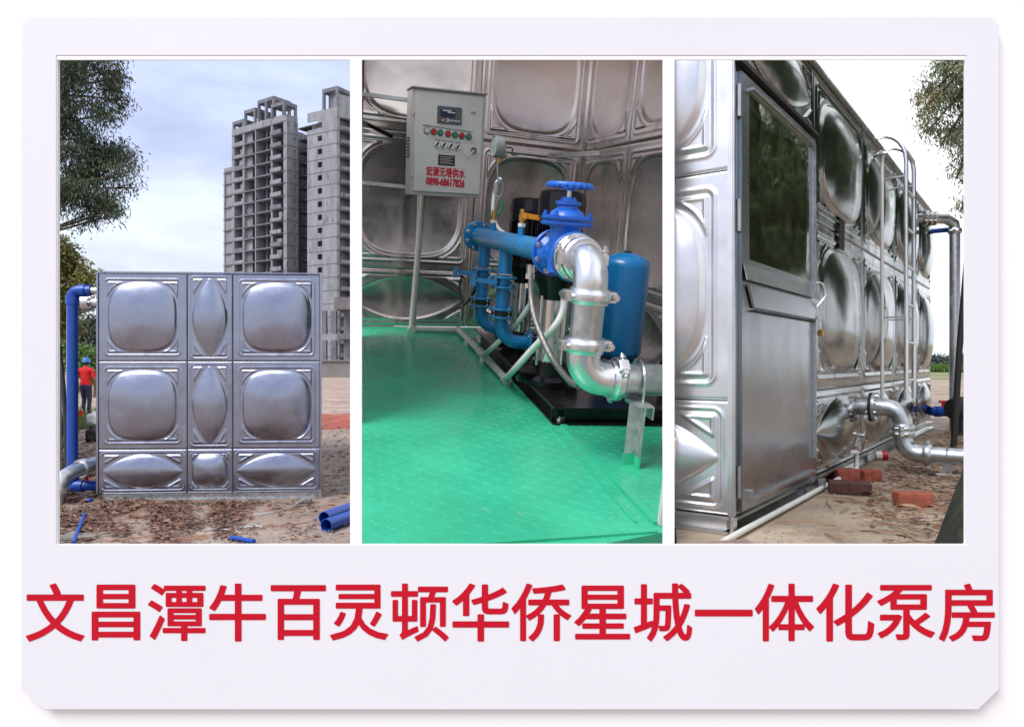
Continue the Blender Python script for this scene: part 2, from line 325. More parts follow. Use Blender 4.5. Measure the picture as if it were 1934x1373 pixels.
bm_part(frame_with_holes([(52, 32), (1872, 32), (1888, 49), (1888, 1301), (1848, 1340), (82, 1340), (40, 1302), (40, 45)],
                         [[(107, 106), (1824, 106), (1824, 1028), (107, 1028)]], YB, .008), 'card', 'card', board, .0014)
bm_part(frame_with_holes([(107.3, 106.3), (1823.7, 106.3), (1823.7, 1028.6), (107.3, 1028.6)],
                         [[(a+(.8 if i == 0 else 0), 113), (b-(.8 if i == 2 else 0), 113), (b-(.8 if i == 2 else 0), 1027.9), (a+(.8 if i == 0 else 0), 1027.9)] for i, (a, b) in enumerate(HOLES)], YB+.0009, .003), 'mat', 'white_board', board)
bm_part(frame_with_holes([(-260, -60), (2194, -60), (2194, 2228), (-260, 2228)],
                         [[(101, 103), (1832, 103), (1832, 1036), (101, 1036)]], YB+.016, .004), 'backing', 'white_board', board)
for i, ch in enumerate('文昌潭牛百灵顿华侨星城一体化泵房'):
    me = glyphs(ch, 115.5*kb, .0003, 1.7*kb); me.materials.clear(); me.materials.append(MATS['red_letter'])
    cx = 104.5+i*114.75
    zs = [v.co.y for v in me.vertices]; xs = [v.co.x for v in me.vertices]
    cy = 1156 if ch != '一' else 1157
    o = put(me, 'character', board, M.Translation(bp(cx, cy, YB-.0006)) @ M.Rotation(math.pi/2, 4, 'X') @ M.Translation((-(max(xs)+min(xs))/2, -(max(zs)+min(zs))/2, 0)))
for s_, px, ymin, ymax in (('left', 672, 3.7, 6.05), ('right', 1263, 3.24, 4.75)):
    g = MB(); k = (px-CX)/F; a, b = V((k*ymin, ymin, 0)), V((k*ymax, ymax, 0)); n = (b-a).cross(V((0, 0, 1))).normalized()*.009
    g.prism([a-n, b-n, b+n, a+n], (0, 0, 4.0))  # added dividers, out of view; length and grey also steer the room's light
    single(g, 'added_bay_partition', 'partition', 'added unseen grey partition, set for the light, on the %s side of the pump room' % s_, 'partition', a)

# ------------------------------------------------------------------ tank seen from its end (left opening)
ya = math.radians(4); aA = V((math.cos(ya), math.sin(ya), 0)); bA = V((-aA.y, aA.x, 0))
FR = V((-.2586*8.55, 8.55, 0)); LA = 2.474; FL = FR-aA*LA
HB = .075
tA = thing('steel_water_tank', 'stainless steel water tank of nine pressed panels, seen square on from its end', 'water tank', FL)
sight = V((FR.x, FR.y, 0)).normalized()
g = MB(); back = 5.0
p0, p1 = FL+aA*.012+bA*.03, FR-aA*.012+bA*.03; p2 = p1+(sight-aA*.02).normalized()*back; p3 = p0+bA*back
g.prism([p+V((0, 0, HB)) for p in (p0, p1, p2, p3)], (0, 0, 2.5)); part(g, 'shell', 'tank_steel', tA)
cw = [.98, .507, .987]; rh = [.5, 1.0, 1.0]; meshes = {}
z = HB
for j, h in enumerate(rh):
    x = 0.0
    for i, wd in enumerate(cw):
        key = (round(wd, 3), h); me = panel_mesh('panel', wd, h, 'tank_steel', seed=i+3*j+1, deep=.068 if min(wd, h) > .6 else .058)
        put(me, 'panel', tA, frame_of(FL+aA*x+V((0, 0, z)), aA)); x += wd
    z += h
for a, b in ((FL, FR),):
    g = MB(); o1 = a+aA*.05+V((0, 0, HB/2)); o2 = b-aA*.0+V((0, 0, HB/2))
    g.bar(o1+bA*.03, o2+bA*.03, .05, HB-.006); g.bar(o1+V((0, 0, HB/2-.006))-bA*.002, o2+V((0, 0, HB/2-.006))-bA*.002, .03, .008); g.bar(o1-V((0, 0, HB/2-.004))-bA*.012, o2-V((0, 0, HB/2-.004))-bA*.012, .05, .008)
    g.bar(b+V((0, 0, .0))-bA*.02, b+V((0, 0, HB+.02))-bA*.02, .012, .03, aA); g.bar(b-aA*.04-bA*.02, b-aA*.04-bA*.02+V((0, 0, HB)), .008, .03, aA)
    part(g, 'base_frame', 'galvanised', tA)
for k in (0, 1):
    g = MB(); p = (FL-aA*.006) if k == 0 else (FR+aA*.006)
    g.bar(p+V((0, 0, HB))-bA*.0, p+V((0, 0, HB+2.5))-bA*.0, .016, .02, aA)
    part(g, 'corner_trim', 'tank_steel', tA)
g = MB(); g.bar(FL+V((0, 0, HB+2.508)), FR+V((0, 0, HB+2.508)), .03, .014); part(g, 'top_trim', 'tank_steel', tA)
# stone block pushed under the tank's edge
g = MB(); p = G(576, 950); g.box(p+V((0, 0, .025)), (.15, .1, .05), M.Rotation(.2, 3, 'Z')); single(g, 'stone_block', 'stone', 'small grey stone block at the foot of the steel tank', 'stone', p, bevel=.008)

# blue riser beside the tank
YP = 8.62
def pw(px, py, Y=YP): return W(px, py, Y)
t = thing('blue_riser_pipe', 'thick blue plastic pipe standing beside the steel tank, elbowed into its top', 'pipe', pw(137, 945))
rb = .060; zt, zb_ = pw(137, 549).z, pw(137, 917).z; x0 = pw(137, 700).x
g = MB(); g.tube([(x0, YP, zb_-.02), (x0, YP, zt-.07)]+arc((x0+.07, YP, zt-.07), (-.07, 0, 0), (0, 0, .07), math.pi/2, 6)[1:]+[(pw(173, 549).x, YP, zt)], rb, 20); part(g, 'riser', 'pipe_blue', t)
g = MB(); g.cyl((x0, YP, zt-.16), (x0, YP, zt-.05), rb+.012, 20); g.cyl((x0+.08, YP, zt), (x0+.16, YP, zt), rb+.012, 20); part(g, 'elbow_collar', 'pipe_blue', t)
g = MB(); g.cyl((pw(118, 917).x, YP, zb_), (pw(186, 917).x, YP, zb_), rb, 20); g.cyl((x0-.12, YP, zb_), (x0+.13, YP, zb_), rb+.012, 20); g.cyl((x0, YP, zb_), (x0, YP, zb_+.16), rb+.012, 20); part(g, 'tee', 'pipe_blue', t)
g = MB(); xv = pw(163, 917).x; g.cyl((xv, YP, zb_), (xv, YP, zb_+.10), .022, 12); g.box((xv+.01, YP, zb_+.115), (.10, .03, .03)); part(g, 'valve_handle', 'red_plastic', t, bevel=.006)
g = MB(); g.cyl((pw(173, 549).x, YP, zt), (pw(188, 549).x, YP, zt), .042, 16); g.cyl((pw(186, 917).x, YP, zb_), (FL.x+.05, YP, zb_), .042, 16); part(g, 'steel_nipple', 'galvanised', t)
# galvanised pipe behind the riser
YG = 9.4
t = thing('galvanised_tank_outlet', 'short galvanised pipe with flanges entering the tank behind the blue riser', 'pipe', pw(150, 572, YG))
g = MB(); a, b = pw(139, 572, YG), pw(190, 572, YG); g.cyl(a, b, .062, 18); part(g, 'pipe', 'galvanised', t)
for px in (150, 162, 169):
    g = MB(); c = pw(px, 572, YG); g.cyl(c-V((.022, 0, 0)), c+V((.022, 0, 0)), .088 if px < 150 else .105, 20)
    for k in range(8): q = c+V((0, math.cos(k*.785)*.085, math.sin(k*.785)*.085)); g.cyl(q-V((.05, 0, 0)), q+V((.05, 0, 0)), .011, 6)
    part(g, 'flange', 'galvanised', t)
g = MB(); g.tube([a, a-V((.02, 0, .06)), a-V((.03, 0, 2.3))], .062, 16); part(g, 'downpipe', 'galvanised', t)
# galvanised elbow low at the left edge
t = thing('galvanised_elbow', 'galvanised elbow lying low at the foot of the blue riser', 'pipe elbow', pw(114, 950, 8.2))
c = pw(112, 905, 8.2); g = MB(); g.tube([c+V((.22, 1.2, .16)), c+V((.05, .25, .07)), c+V((0, .06, .01)), c+V((0, 0, -.08)), c+V((-.02, -.02, -.26))], .085, 18); part(g, 'elbow', 'galvanised', t)
g = MB(); g.cyl(c+V((0, 0, -.10)), c+V((0, 0, -.15)), .108, 18); part(g, 'coupling', 'aluminium', t)
g = MB(); q = c+V((.05, .25, .07)); d = V((.17, .95, .09)).normalized(); g.cyl(q+d*.05, q+d*.1, .108, 18); part(g, 'coupling', 'aluminium', t)

# loose blue pipes on the ground, right
for i, (pa, pb, r, lab) in enumerate((((612, 990), (672, 968), .062, 'upper of two loose blue plastic pipes lying by the tank corner'), ((616, 1005), (676, 983), .062, 'lower of two loose blue plastic pipes lying by the tank corner'))):
    a, b = G(*pa)+V((0, 0, r)), G(*pb)+V((0, 0, r)); d = (b-a).normalized()
    t = thing('blue_pipe', lab, 'pipe', G(*pa), group='loose blue pipes on the ground')
    g = MB(); seg = 24; bx = V((-d.y, d.x, 0)); n = []
    for rr in (r, r-.007):
        for q in (a, a+d*1.6): n.append([q+(bx*math.cos(2*math.pi*k/seg)+V((0, 0, 1))*math.sin(2*math.pi*k/seg))*rr for k in range(seg)])
    o = 0; g.v = n[0]+n[1]+n[2]+n[3]
    for k in range(seg):
        k2 = (k+1) % seg; g.f += [(k, k2, seg+k2, seg+k), (2*seg+k2, 2*seg+k, 3*seg+k, 3*seg+k2), (k2, k, 2*seg+k, 2*seg+k2)]
    part(g, 'tube', 'pipe_blue', t)
a, b = G(160, 975), G(138, 1030); g = MB(); g.tube([a+V((0, 0, .02)), (a+b)/2+V((0, 0, .025)), b+V((0, 0, .02))], .02, 12); single(g, 'blue_pipe_offcut', 'pipe_blue', 'thin blue pipe offcut lying on leaves at the left', 'pipe')
a, b = G(436, 1020), G(480, 1027); g = MB(); g.tube([a+V((0, 0, .022)), b+V((0, 0, .022))], .022, 12); single(g, 'blue_pipe_offcut', 'pipe_blue', 'short blue pipe offcut lying below the middle of the tank', 'pipe')
a, b = G(160, 948), G(172, 950); g = MB(); g.tube([a+V((0, 0, .025)), b+V((0, 0, .025))], .024, 12); single(g, 'blue_pipe_offcut', 'pipe_blue', 'tiny blue pipe offcut on leaves beneath the riser tee', 'pipe')
p = G(148, 1017); g = MB(); g.prism([p+V((.17*math.cos(k*.7854+.2)*(1+.2*(k % 3)), .10*math.sin(k*.7854+.2), 0)) for k in range(8)], (0, 0, .03)); single(g, 'flat_stone', 'stone', 'flat pale stone lying among the leaves at the left', 'stone', bevel=.01)
# tangle of white string
g = MB(); c = G(448, 998)
for k in range(9):
    pts = []; q = c+V((random.uniform(-.08, .08), random.uniform(-.12, .12), .012)); d = random.uniform(0, 6.3)
    for i in range(6): pts.append(q.copy()); d += random.uniform(-1, 1); q += V((math.cos(d)*.055, math.sin(d)*.055, random.uniform(-.004, .006)))
    g.tube(smooth_path(pts, 3), .0055, 5)
single(g, 'string_tangle', 'string', 'tangle of white string on the ground before the tank', 'string')
g = MB(); g.tube(smooth_path([G(462, 975)+V((0, 0, .01)), G(500, 972)+V((0, 0, .012)), G(540, 963)+V((0, 0, .012)), G(575, 952)+V((0, 0, .06))], 5), .006, 5); single(g, 'cord', 'string', 'thin pale cord trailing over the ground to the tank corner', 'cord')

# leaf litter
def litter(spots, n, name, z0, lmin, lmax, label, mats=('litter_a', 'litter_b', 'litter_c')):
    mbs = [MB() for _ in mats]
    for _ in range(n):
        p = spots(); L = random.uniform(lmin, lmax); wd = L*random.uniform(.10, .2); a = random.uniform(0, 6.283); tl = random.uniform(-.5, .5); cu = random.uniform(.0, .35)*L
        d = V((math.cos(a), math.sin(a), 0)); s = V((-d.y, d.x, tl)).normalized(); zb = random.uniform(.004, .03)
        k = random.choices(range(len(mats)), (4, 3, 2)[:len(mats)])[0]; b0 = V((p[0], p[1], z0+zb))
        c1, c2 = b0+d*L*.33+V((0, 0, cu*.5)), b0+d*L*.7+V((0, 0, cu*.4))
        mbs[k].add([b0, c1+s*wd, c2+s*wd*.8, b0+d*L+V((0, 0, cu*.2)), c2-s*wd*.8+V((0, 0, -.003)), c1-s*wd+V((0, 0, -.003))], [(0, 1, 5), (1, 2, 4, 5), (2, 3, 4)])
    me = bpy.data.meshes.new(name); vs, fs, mi = [], [], []
    for k, mb in enumerate(mbs):
        o = len(vs); vs += mb.v; fs += [tuple(i+o for i in f) for f in mb.f]; mi += [k]*len(mb.f)
    me.from_pydata(vs, [], fs); me.polygons.foreach_set('material_index', mi)
    for m in mats: me.materials.append(MATS[m])
    o = bpy.data.objects.new(name, me); COL.objects.link(o); return tag(o, label, 'leaves', kind='stuff')
def spotA():
    while True:
        px, py = random.uniform(95, 600), 948+abs(random.gauss(0, 42))
        if py > 1040: continue
        k = 1.0 if px < 330 else max(.10, 1-(px-330)/190)
        k *= max(.04, .45+1.6*NZ.noise(V((px*.017, py*.03, 4))))
        if random.random() < k: p = G(px, py); return p.x, p.y
litter(spotA, 8000, 'leaf_litter', 0, .03, .095, 'fallen brown eucalyptus leaves strewn before the steel tank')
def spotA2():
    p = G(random.uniform(95, 186), random.uniform(790, 950)); return p.x+random.gauss(0, .2), p.y
litter(spotA2, 1500, 'leaf_litter', 0, .06, .17, 'fallen brown leaves on the path left of the tank')
def spotA3():
    p = G(random.uniform(600, 690), 790+abs(random.gauss(0, 90))); return p.x+random.gauss(0, .3), p.y
litter(spotA3, 420, 'leaf_litter', 0, .05, .15, 'scattered leaves on the bare yard right of the tank')
# red soil heap
g = MB(); c = G(648, 793); nn = 28
for j in range(nn+1):
    for i in range(nn+1):
        u, v = i/nn*2-1, j/nn*2-1; r = min(1, math.hypot(u, v)*(1.15+.75*NZ.noise(V((u*2.2, v*2.2, 8))))); h = (1-r)**.8*.10*(1+.8*NZ.noise(V((u*4, v*4, 1)))) if r < 1 else -.01
        g.v.append(V((c.x+u*3.2, c.y+v*3.4, h)))
for j in range(nn):
    for i in range(nn): k = j*(nn+1)+i; g.f.append((k, k+1, k+nn+2, k+nn+1))
single(g, 'red_soil_heap', 'red_soil', 'low spread of red soil on the yard right of the tank', 'soil', c, kind='stuff')
def pebbles(spots, n, name, z0, lab, m='stone', smin=.008, smax=.04):
    g = MB()
    for _ in range(n):
        x, y = spots(); r = random.uniform(smin, smax); a = random.uniform(0, 6); g.add([(x+r*math.cos(a+k*1.257)*random.uniform(.7, 1.2), y+r*math.sin(a+k*1.257)*random.uniform(.7, 1.2), z0-.003) for k in range(5)]+[(x, y, z0+r*random.uniform(.4, .8))], [(k, (k+1) % 5, 5) for k in range(5)])
    o = single(g, name, m, lab, 'gravel', V((0, 0, 0)), kind='stuff', angle=0); return o
def sp1():
    p = G(random.uniform(590, 672), random.uniform(760, 1032)); return p.x, p.y
pebbles(sp1, 500, 'gravel', 0, 'small stones scattered over the yard by the loose blue pipes')
def sp2():
    p = G(random.uniform(100, 610), random.uniform(942, 1032)); return p.x, p.y
pebbles(sp2, 700, 'gravel', 0, 'small stones scattered over the ground before the tank', 'stone', .006, .025)
# ------------------------------------------------------------------ unfinished tower blocks behind the tank
def tower(name, label, corner, yaw, front, nfl, fh, z_extra, roof):
    """front: list of bays (w0, w1, kind) measured from the near corner to the left; side faces follow to the right"""
    fx = V((-math.cos(yaw), math.sin(yaw), 0)); fn = V((-math.sin(yaw), -math.cos(yaw), 0)); inn = -fn      # along the front (leftwards), outward normal
    t = thing(name, label, 'tower block', corner); c = V(corner)
    def bx(w0, w1, d0, d1, z0, z1): 
        return [c+fx*a+inn*b+V((0, 0, z)) for a, b, z in ((w0, d0, z0), (w1, d0, z0), (w1, d1, z0), (w0, d1, z0))], V((0, 0, z1-z0))
    return t, bx, fx, inn
TY = 184.0
cA = W(540, CY, TY); cA.z = 0
yawA = math.radians(35)
tw, bx, fxA, inA = tower('tower_block', 'unfinished grey concrete tower with rows of open bays rising behind the tank', cA, yawA, None, 20, 3.05, 0, None)
NF, FH = 20, 3.10; ZT = NF*FH
def pbox(args, name, m, parent, **k):
    if len(args) > 1 and name in ('inner_wall', 'front_wall', 'side_wall', 'core', 'rear_wall', 'balcony'):
        for a in args: pbox([a], name, m, parent, **k)
        return
    g = MB()
    for a in args: g.prism(*a)
    return part(g, name, m, parent, **k)
pbox([bx(.3, 5.6, 3.66, 3.95, 0, ZT)], 'core', 'concrete', tw)
pbox([bx(5.6, 22, 10.2, 13, 0, ZT), bx(22, 26, 4.5, 13, 0, ZT-9.15)], 'core', 'concrete', tw)
piers = [(26, 25.4), (22.4, 21.3), (17.7, 17.0), (12.5, 12.1), (6.0, 5.3), (1.1, 0)]
for a, b in piers: pbox([bx(b, a, 0.06, 10 if a > 2 else 3.6, 0, ZT if a < 23 else ZT-9.15)], 'pier', 'concrete_light', tw)
pbox([bx(22.4, 25.4, .35, .8, 0, ZT-9.15)], 'blank_wall', 'concrete_light', tw)
for k in range(1, NF+1):
    z = k*FH
    pbox([bx(-.02, 22.3 if z > ZT-9 else 26.05, -.03, 3.64, z-.32, z), bx(5.9, 22.2, 3.645, 10.1, z-.32, z)], 'floor_slab', 'concrete_slab' if k % 3 == 0 else 'concrete', tw)
    if k < NF:
        for a, b, hh, d in ((21.3, 17.7, .75, .0), (17.0, 14.6, 2.73, .9), (5.3, 1.1, .85, -.75)):
            if random.random() < .08: continue
            pbox([bx(b, a, d, d+.2, z+.004, z+(hh*random.uniform(.8, 1.2) if hh < 2 else hh))], 'parapet', random.choice(('concrete_light', 'concrete_light', 'concrete')), tw)
            if random.random() < .22: pbox([bx(b+.15, b+(a-b)*random.uniform(.25, .6), d+.5, d+.7, z+.004, z+random.uniform(1.2, 2.6))], 'block_wall', 'wall_concrete', tw)
        pbox([bx(1.1, 5.3, -.72, -.02, z-.2, z)], 'balcony', 'concrete', tw)
        pbox([bx(1.6, 2.0, 2.6, 3.6, z, z+2.7), bx(9.4, 9.8, 1.5, 5.4, z, z+2.7), bx(19.6, 21.2, 2.2, 2.5, z, z+2.7), bx(12.6, 13.4, 2.0, 2.3, z, z+2.7)], 'inner_wall', 'concrete', tw)
# roof frames
def roof_frame(w0, w1, d0, d1, z0, z1, n=2, beams=5):
    a = [bx(w0, w0+.6, d0, d0+.6, z0, z1), bx(w1-.6, w1, d0, d0+.6, z0, z1), bx(w0, w0+.6, d1-.6, d1, z0, z1), bx(w1-.6, w1, d1-.6, d1, z0, z1)]
    if n > 2: a.append(bx((w0+w1)/2-.3, (w0+w1)/2+.3, d0, d0+.6, z0, z1))
    a += [bx(w0, w1, d0, d0+.5, z1, z1+.9), bx(w0, w1, d1-.5, d1, z1, z1+.9), bx(w0, w0+.5, d0+.5, d1-.5, z1, z1+.9), bx(w1-.5, w1, d0+.5, d1-.5, z1, z1+.9)]
    for i in range(beams): q = w0+(w1-w0)*(i+1)/(beams+1); a.append(bx(q-.15, q+.15, d0+.5, d1-.5, z1+.2, z1+.7))
    pbox(a, 'roof_frame', 'concrete', tw)
pbox([bx(0, 22.3, 0, .25, ZT+.004, ZT+1.5), bx(22, 22.3, .25, 10, ZT+.004, ZT+1.5), bx(0, .3, .25, 3.6, ZT+.004, ZT+1.5)], 'roof_parapet', 'concrete_light', tw)
roof_frame(17.2, 22, 0, 6, ZT+1.5, ZT+2.6, 2, 4); roof_frame(12.4, 17, 0, 6, ZT+1.5, ZT+4.6, 2, 4); roof_frame(5.6, 12.2, .6, 6, ZT+1.5, ZT+6.4, 3, 6); roof_frame(.2, 5.4, -.4, 3.6, ZT+1.5, ZT+3.8, 2, 5)
pbox([bx(22.4, 26, .2, 4, ZT-9.1, ZT-8.2)], 'roof_parapet', 'concrete_light', tw)
# the side of the same tower, right of the corner: wall panels with narrow windows, then a set-back link
rx = -fxA; 
sx = V(inA); sn = V((sx.y, -sx.x, 0))
def sb(w0, w1, d0, d1, z0, z1): return [cA+sx*a-sn*b+V((0, 0, z)) for a, b, z in ((w0, d0, z0), (w1, d0, z0), (w1, d1, z0), (w0, d1, z0))], V((0, 0, z1-z0))
pbox([sb(.04, 2.2, -.3, -.03, 0, ZT+.6), sb(2.9, 3.6, -.3, -.03, 0, ZT-2)], 'side_wall', 'concrete_light', tw)
for k in range(NF):
    z = k*FH
    pbox([sb(2.204, 2.896, -.28, -.05, z, z+1.1)], 'window_surround', 'concrete_light', tw); pbox([sb(2.204, 2.896, -.28, -.05, z+2.3, z+FH-.002)], 'window_surround', 'concrete_light', tw)
    if k: pbox([sb(.04, 3.6, -.36, -.305, z-.12, z+.05)], 'floor_band', 'concrete_slab', tw)
pbox([sb(11, 13, -9, 4, 0, ZT-1)], 'link_core', 'concrete', tw)
for k in range(1, NF+1):
    z = k*FH; pbox([sb(6.2, 10.95, -9, 3, z-.3, z)], 'link_slab', 'concrete_slab', tw)
pbox([sb(6.4, 7.0, -3.4, -2.8, 0, ZT-.4)], 'link_pier', 'concrete', tw)
# second tower
TY2 = 172.0; cB = W(636, CY, TY2); cB.z = 0; yawB = math.radians(30)
t2, bx2, fxB, inB = tower('tower_block', 'second unfinished concrete tower, cut by the right edge, with one column of small square windows', cB, yawB, None, 20, 3.05, 0, None)
bx = bx2; ZT2 = 19*FH
pbox([bx(.3, 9.2, 1.4, 9, 0, ZT2-.4)], 'core', 'concrete', t2)
pbox([bx(0, 4.6, 0, .4, 0, ZT2), bx(6.1, 9.4, 0, .4, 0, ZT2-2)], 'front_wall', 'concrete_light', t2)
for k in range(19):
    z = k*FH
    pbox([bx(4.603, 6.097, .02, .38, z, z+1.2)], 'window_surround', 'concrete_light', t2); pbox([bx(4.603, 6.097, .02, .38, z+2.5, z+FH-.002)], 'window_surround', 'concrete_light', t2)
    if k: pbox([bx(-.02, 9.4, -.05, -.004, z-.1, z+.06)], 'floor_band', 'concrete_slab', t2)
s2 = V((math.cos(math.radians(33)), math.sin(math.radians(33)), 0)); sn2 = V((s2.y, -s2.x, 0))
def sb2(w0, w1, d0, d1, z0, z1): return [cB+s2*a-sn2*b+V((0, 0, z)) for a, b, z in ((w0, d0, z0), (w1, d0, z0), (w1, d1, z0), (w0, d1, z0))], V((0, 0, z1-z0))
pbox([sb2(.06, 14, 4.6, 9, 0, ZT2)], 'core', 'concrete', t2)
for a, b in ((.06, .7), (4.3, 5.6), (8.6, 9.6)): pbox([sb2(a, b, .0, 4.5, 0, ZT2)], 'pier', 'concrete_light', t2)
for k in range(1, 20):
    z = k*FH; pbox([sb2(.05, 13.8, .0 if k % 2 else -.02, 4.5, z-.3, z)], 'floor_slab', 'concrete_slab', t2)
    if k < 19:
        pbox([sb2(.8, 4.2, -.8, -.6, z, z+.8), sb2(.8, 4.2, -.6, -.03, z-.18, z-.01)], 'balcony', 'concrete', t2); pbox([sb2(5.7, 8.5, .1, .3, z, z+.9)], 'parapet', 'concrete_light', t2)
pbox([bx(0, 9.4, .05, .3, ZT2+.004, ZT2+2.2), bx(0, .3, .3, 8, ZT2+.004, ZT2+2.2)], 'roof_parapet', 'concrete_light', t2)
tw = t2; roof_frame(0, 4.8, .2, 8, ZT2+2.2, ZT2+6.2, 2, 4); pbox([bx(.8, 4, 1.5, 7, ZT2+2.2, ZT2+5.9)], 'lift_house', 'concrete', t2)
pbox([sb2(.2, 9, .2, 6, ZT2+.004, ZT2+5.2)], 'lift_house', 'concrete_light', t2)
# low frame building and wall at the right edge
YPo = 105.0
t = thing('concrete_frame_building', 'low bare concrete frame of two open storeys at the foot of the towers', 'building', W(640, CY, YPo)*1.0-V((0, 0, EYE)))
def pz(py): return EYE-(py-CY)/F*YPo
xl = W(596, 0, YPo).x; 
for z0, z1, dy in ((pz(586), pz(563), -1.5), (pz(641), pz(630), 0)):
    g = MB(); g.box(((xl+30)/1+0-12, YPo+17, (z0+z1)/2), (30, 34-2*dy, z1-z0)); part(g, 'slab', 'concrete_slab', t)
for i, px in enumerate((608, 627, 652, 672)):
    x = W(px, 0, YPo).x
    g = MB(); g.box((x, YPo+1.2, pz(641)/2-.05), (.8, .8, pz(641)-.1)); part(g, 'column', 'concrete', t); g = MB(); g.box((x, YPo+1.2, (pz(630)+pz(586))/2), (.8, .8, pz(586)-pz(630)-.02)); part(g, 'column', 'concrete', t)
for i, px in enumerate((618, 645, 663)):
    g = MB(); x = W(px, 0, YPo).x; g.box((x, YPo+30, pz(641)/2-.05), (1.5, .3, pz(641)-.1)); part(g, 'rear_wall', 'wall_concrete', t); g = MB(); g.box((x+.6, YPo+30, (pz(630)+pz(586))/2), (1.3, .3, pz(586)-pz(630)-.02)); part(g, 'rear_wall', 'wall_concrete', t)
g = MB(); YW = 85; g.box((W(650, 0, YW).x-.5, YW, .9), (16, .35, 1.8)); g.box((W(650, 0, YW).x-.5, YW-.1, 1.88), (16.1, .6, .14))
single(g, 'boundary_wall', 'wall_concrete', 'long low concrete boundary wall across the yard before the towers', 'wall')
g = MB(); g.box((W(650, 0, 82).x-.5, 82.5, .11), (16, .3, .22)); single(g, 'kerb', 'stone', 'low kerb at the foot of the boundary wall', 'kerb')

# ------------------------------------------------------------------ trees
def leaves_mesh(clusters, n, L, wd, m, hang=.6, spray=7, gap=-.08):
    """clusters: (centre, radius); sprays of narrow leaves spread through each cluster's volume"""
    g = MB(); tot = sum(r**2.2 for _, r in clusters)
    for c, r in clusters:
        k = int(n*r**2.2/tot/spray)
        for _ in range(k):
            d = V((random.gauss(0, 1), random.gauss(0, 1), random.gauss(0, 1))).normalized()*r*random.random()**.45
            d.z *= .85; p = V(c)+d
            if NZ.noise(p*(1.1/r)+V((3, 1, 7))) < gap: continue
            ax = V((random.gauss(0, 1), random.gauss(0, 1), random.gauss(-.4, .7))).normalized()
            for i in range(spray):
                q = p+ax*(i/spray-.5)*L*4.2+V((random.gauss(0, .6), random.gauss(0, .6), random.gauss(0, .6)))*L
                t = V((random.gauss(0, 1), random.gauss(0, 1), random.gauss(-hang*2, .8))).normalized(); s = t.cross(V((random.gauss(0, 1), random.gauss(0, 1), random.gauss(0, 1)))).normalized()*wd*random.uniform(.7, 1.3); l = t*L*random.uniform(.6, 1.35)
                g.add([q, q+l*.45+s, q+l, q+l*.45-s], [(0, 1, 2, 3)])
    return g
def raw_part(g, name, m, parent):
    me = bpy.data.meshes.new(name); b = BASE[parent]; me.from_pydata([p-b for p in g.v], [], g.f); me.materials.append(MATS[m]); o = bpy.data.objects.new(name, me); COL.objects.link(o); o.parent = parent; BASE[o] = b; return o
def tree(name, label, foot, clusters, n, L, wd, m, r0=.16, group=None, hang=.6, bark='bark', bend=V((0, 0, 0)), limbs=True, gap=-.08):
    foot = V(foot); t = thing(name, label, 'tree', foot, group=group)
    cx = sum((V(c) for c, r in clusters), V((0, 0, 0)))/len(clusters); top = max(c[2]+r*.3 for c, r in clusters)
    mid = V((foot.x*.7+cx.x*.3, foot.y*.7+cx.y*.3, foot.z+(cx.z-foot.z)*.55))+bend; tip = V((foot.x*.5+cx.x*.5, foot.y*.5+cx.y*.5, top))
    g = MB(); path = smooth_path([foot-V((0, 0, .05)), foot*.6+mid*.4+bend*.2, mid, tip], 6); nn = len(path); g.tube(path, [r0*(1.25 if i == 0 else 1)*(1-.85*i/nn) for i in range(nn)], 12); part(g, 'trunk', bark, t, angle=60)
    if limbs:
        g = MB()
        for c, r in clusters:
            c = V(c); a = min(path[nn//4:], key=lambda p: (p-c).length+max(0, p.z-c.z)*1.2); m1 = a*.5+c*.5+V((random.gauss(0, .1), random.gauss(0, .1), .12*r)); pp = smooth_path([a, m1, c, c+(c-a).normalized()*r*.55], 4)
            g.tube(pp, [max(.006, r0*.15*(1-.9*i/len(pp))) for i in range(len(pp))], 7)
            for _ in range(5):
                d = V((random.gauss(0, 1), random.gauss(0, 1), random.gauss(0, .8))).normalized()*r*.8; g.tube(smooth_path([c-(c-a)*.15, c+d*.5+V((0, 0, .05*r)), c+d], 3), [r0*.05, r0*.045, r0*.04, r0*.03, r0*.025, r0*.02, r0*.015], 5)
        part(g, 'limbs', bark, t, angle=60)
    raw_part(leaves_mesh(clusters, n, L, wd, m, hang, gap=gap), 'crown', m, t); return t
def cl(lst, Y, jit=.5): return [(tuple(W(px, py, Y+random.uniform(-jit, jit))), r/F*Y) for px, py, r in lst]
tree('eucalyptus_tree', 'dark drooping eucalyptus crown hanging over the upper left of the yard', (-9.6, 13.4, 0),
     cl([(115, 150, 62), (175, 140, 50), (215, 150, 38), (228, 190, 26), (200, 215, 28), (150, 205, 45), (105, 225, 48), (160, 262, 40), (205, 285, 36), (238, 300, 24), (120, 300, 46), (175, 325, 46), (222, 335, 34), (240, 355, 20), (140, 370, 42), (190, 378, 34), (215, 395, 20), (110, 370, 40), (150, 412, 20), (185, 415, 16), (60, 200, 70), (50, 330, 70), (40, 110, 60), (110, 80, 60), (180, 85, 50)], 13.5, .8), 90000, .095, .0105, 'leaf_dark', r0=.2, hang=.8, gap=.05)
tree('yellowing_tree', 'small yellow green tree behind the top of the blue riser', tuple(G(96, 735)+V((0, 0, 0))), cl([(112, 475, 26), (130, 505, 30), (150, 525, 24), (118, 535, 34), (105, 570, 36), (140, 560, 28), (160, 545, 16), (165, 520, 12), (120, 610, 36)], 45, 1.2), 16000, .30, .06, 'leaf_yellow', r0=.3, hang=.3)
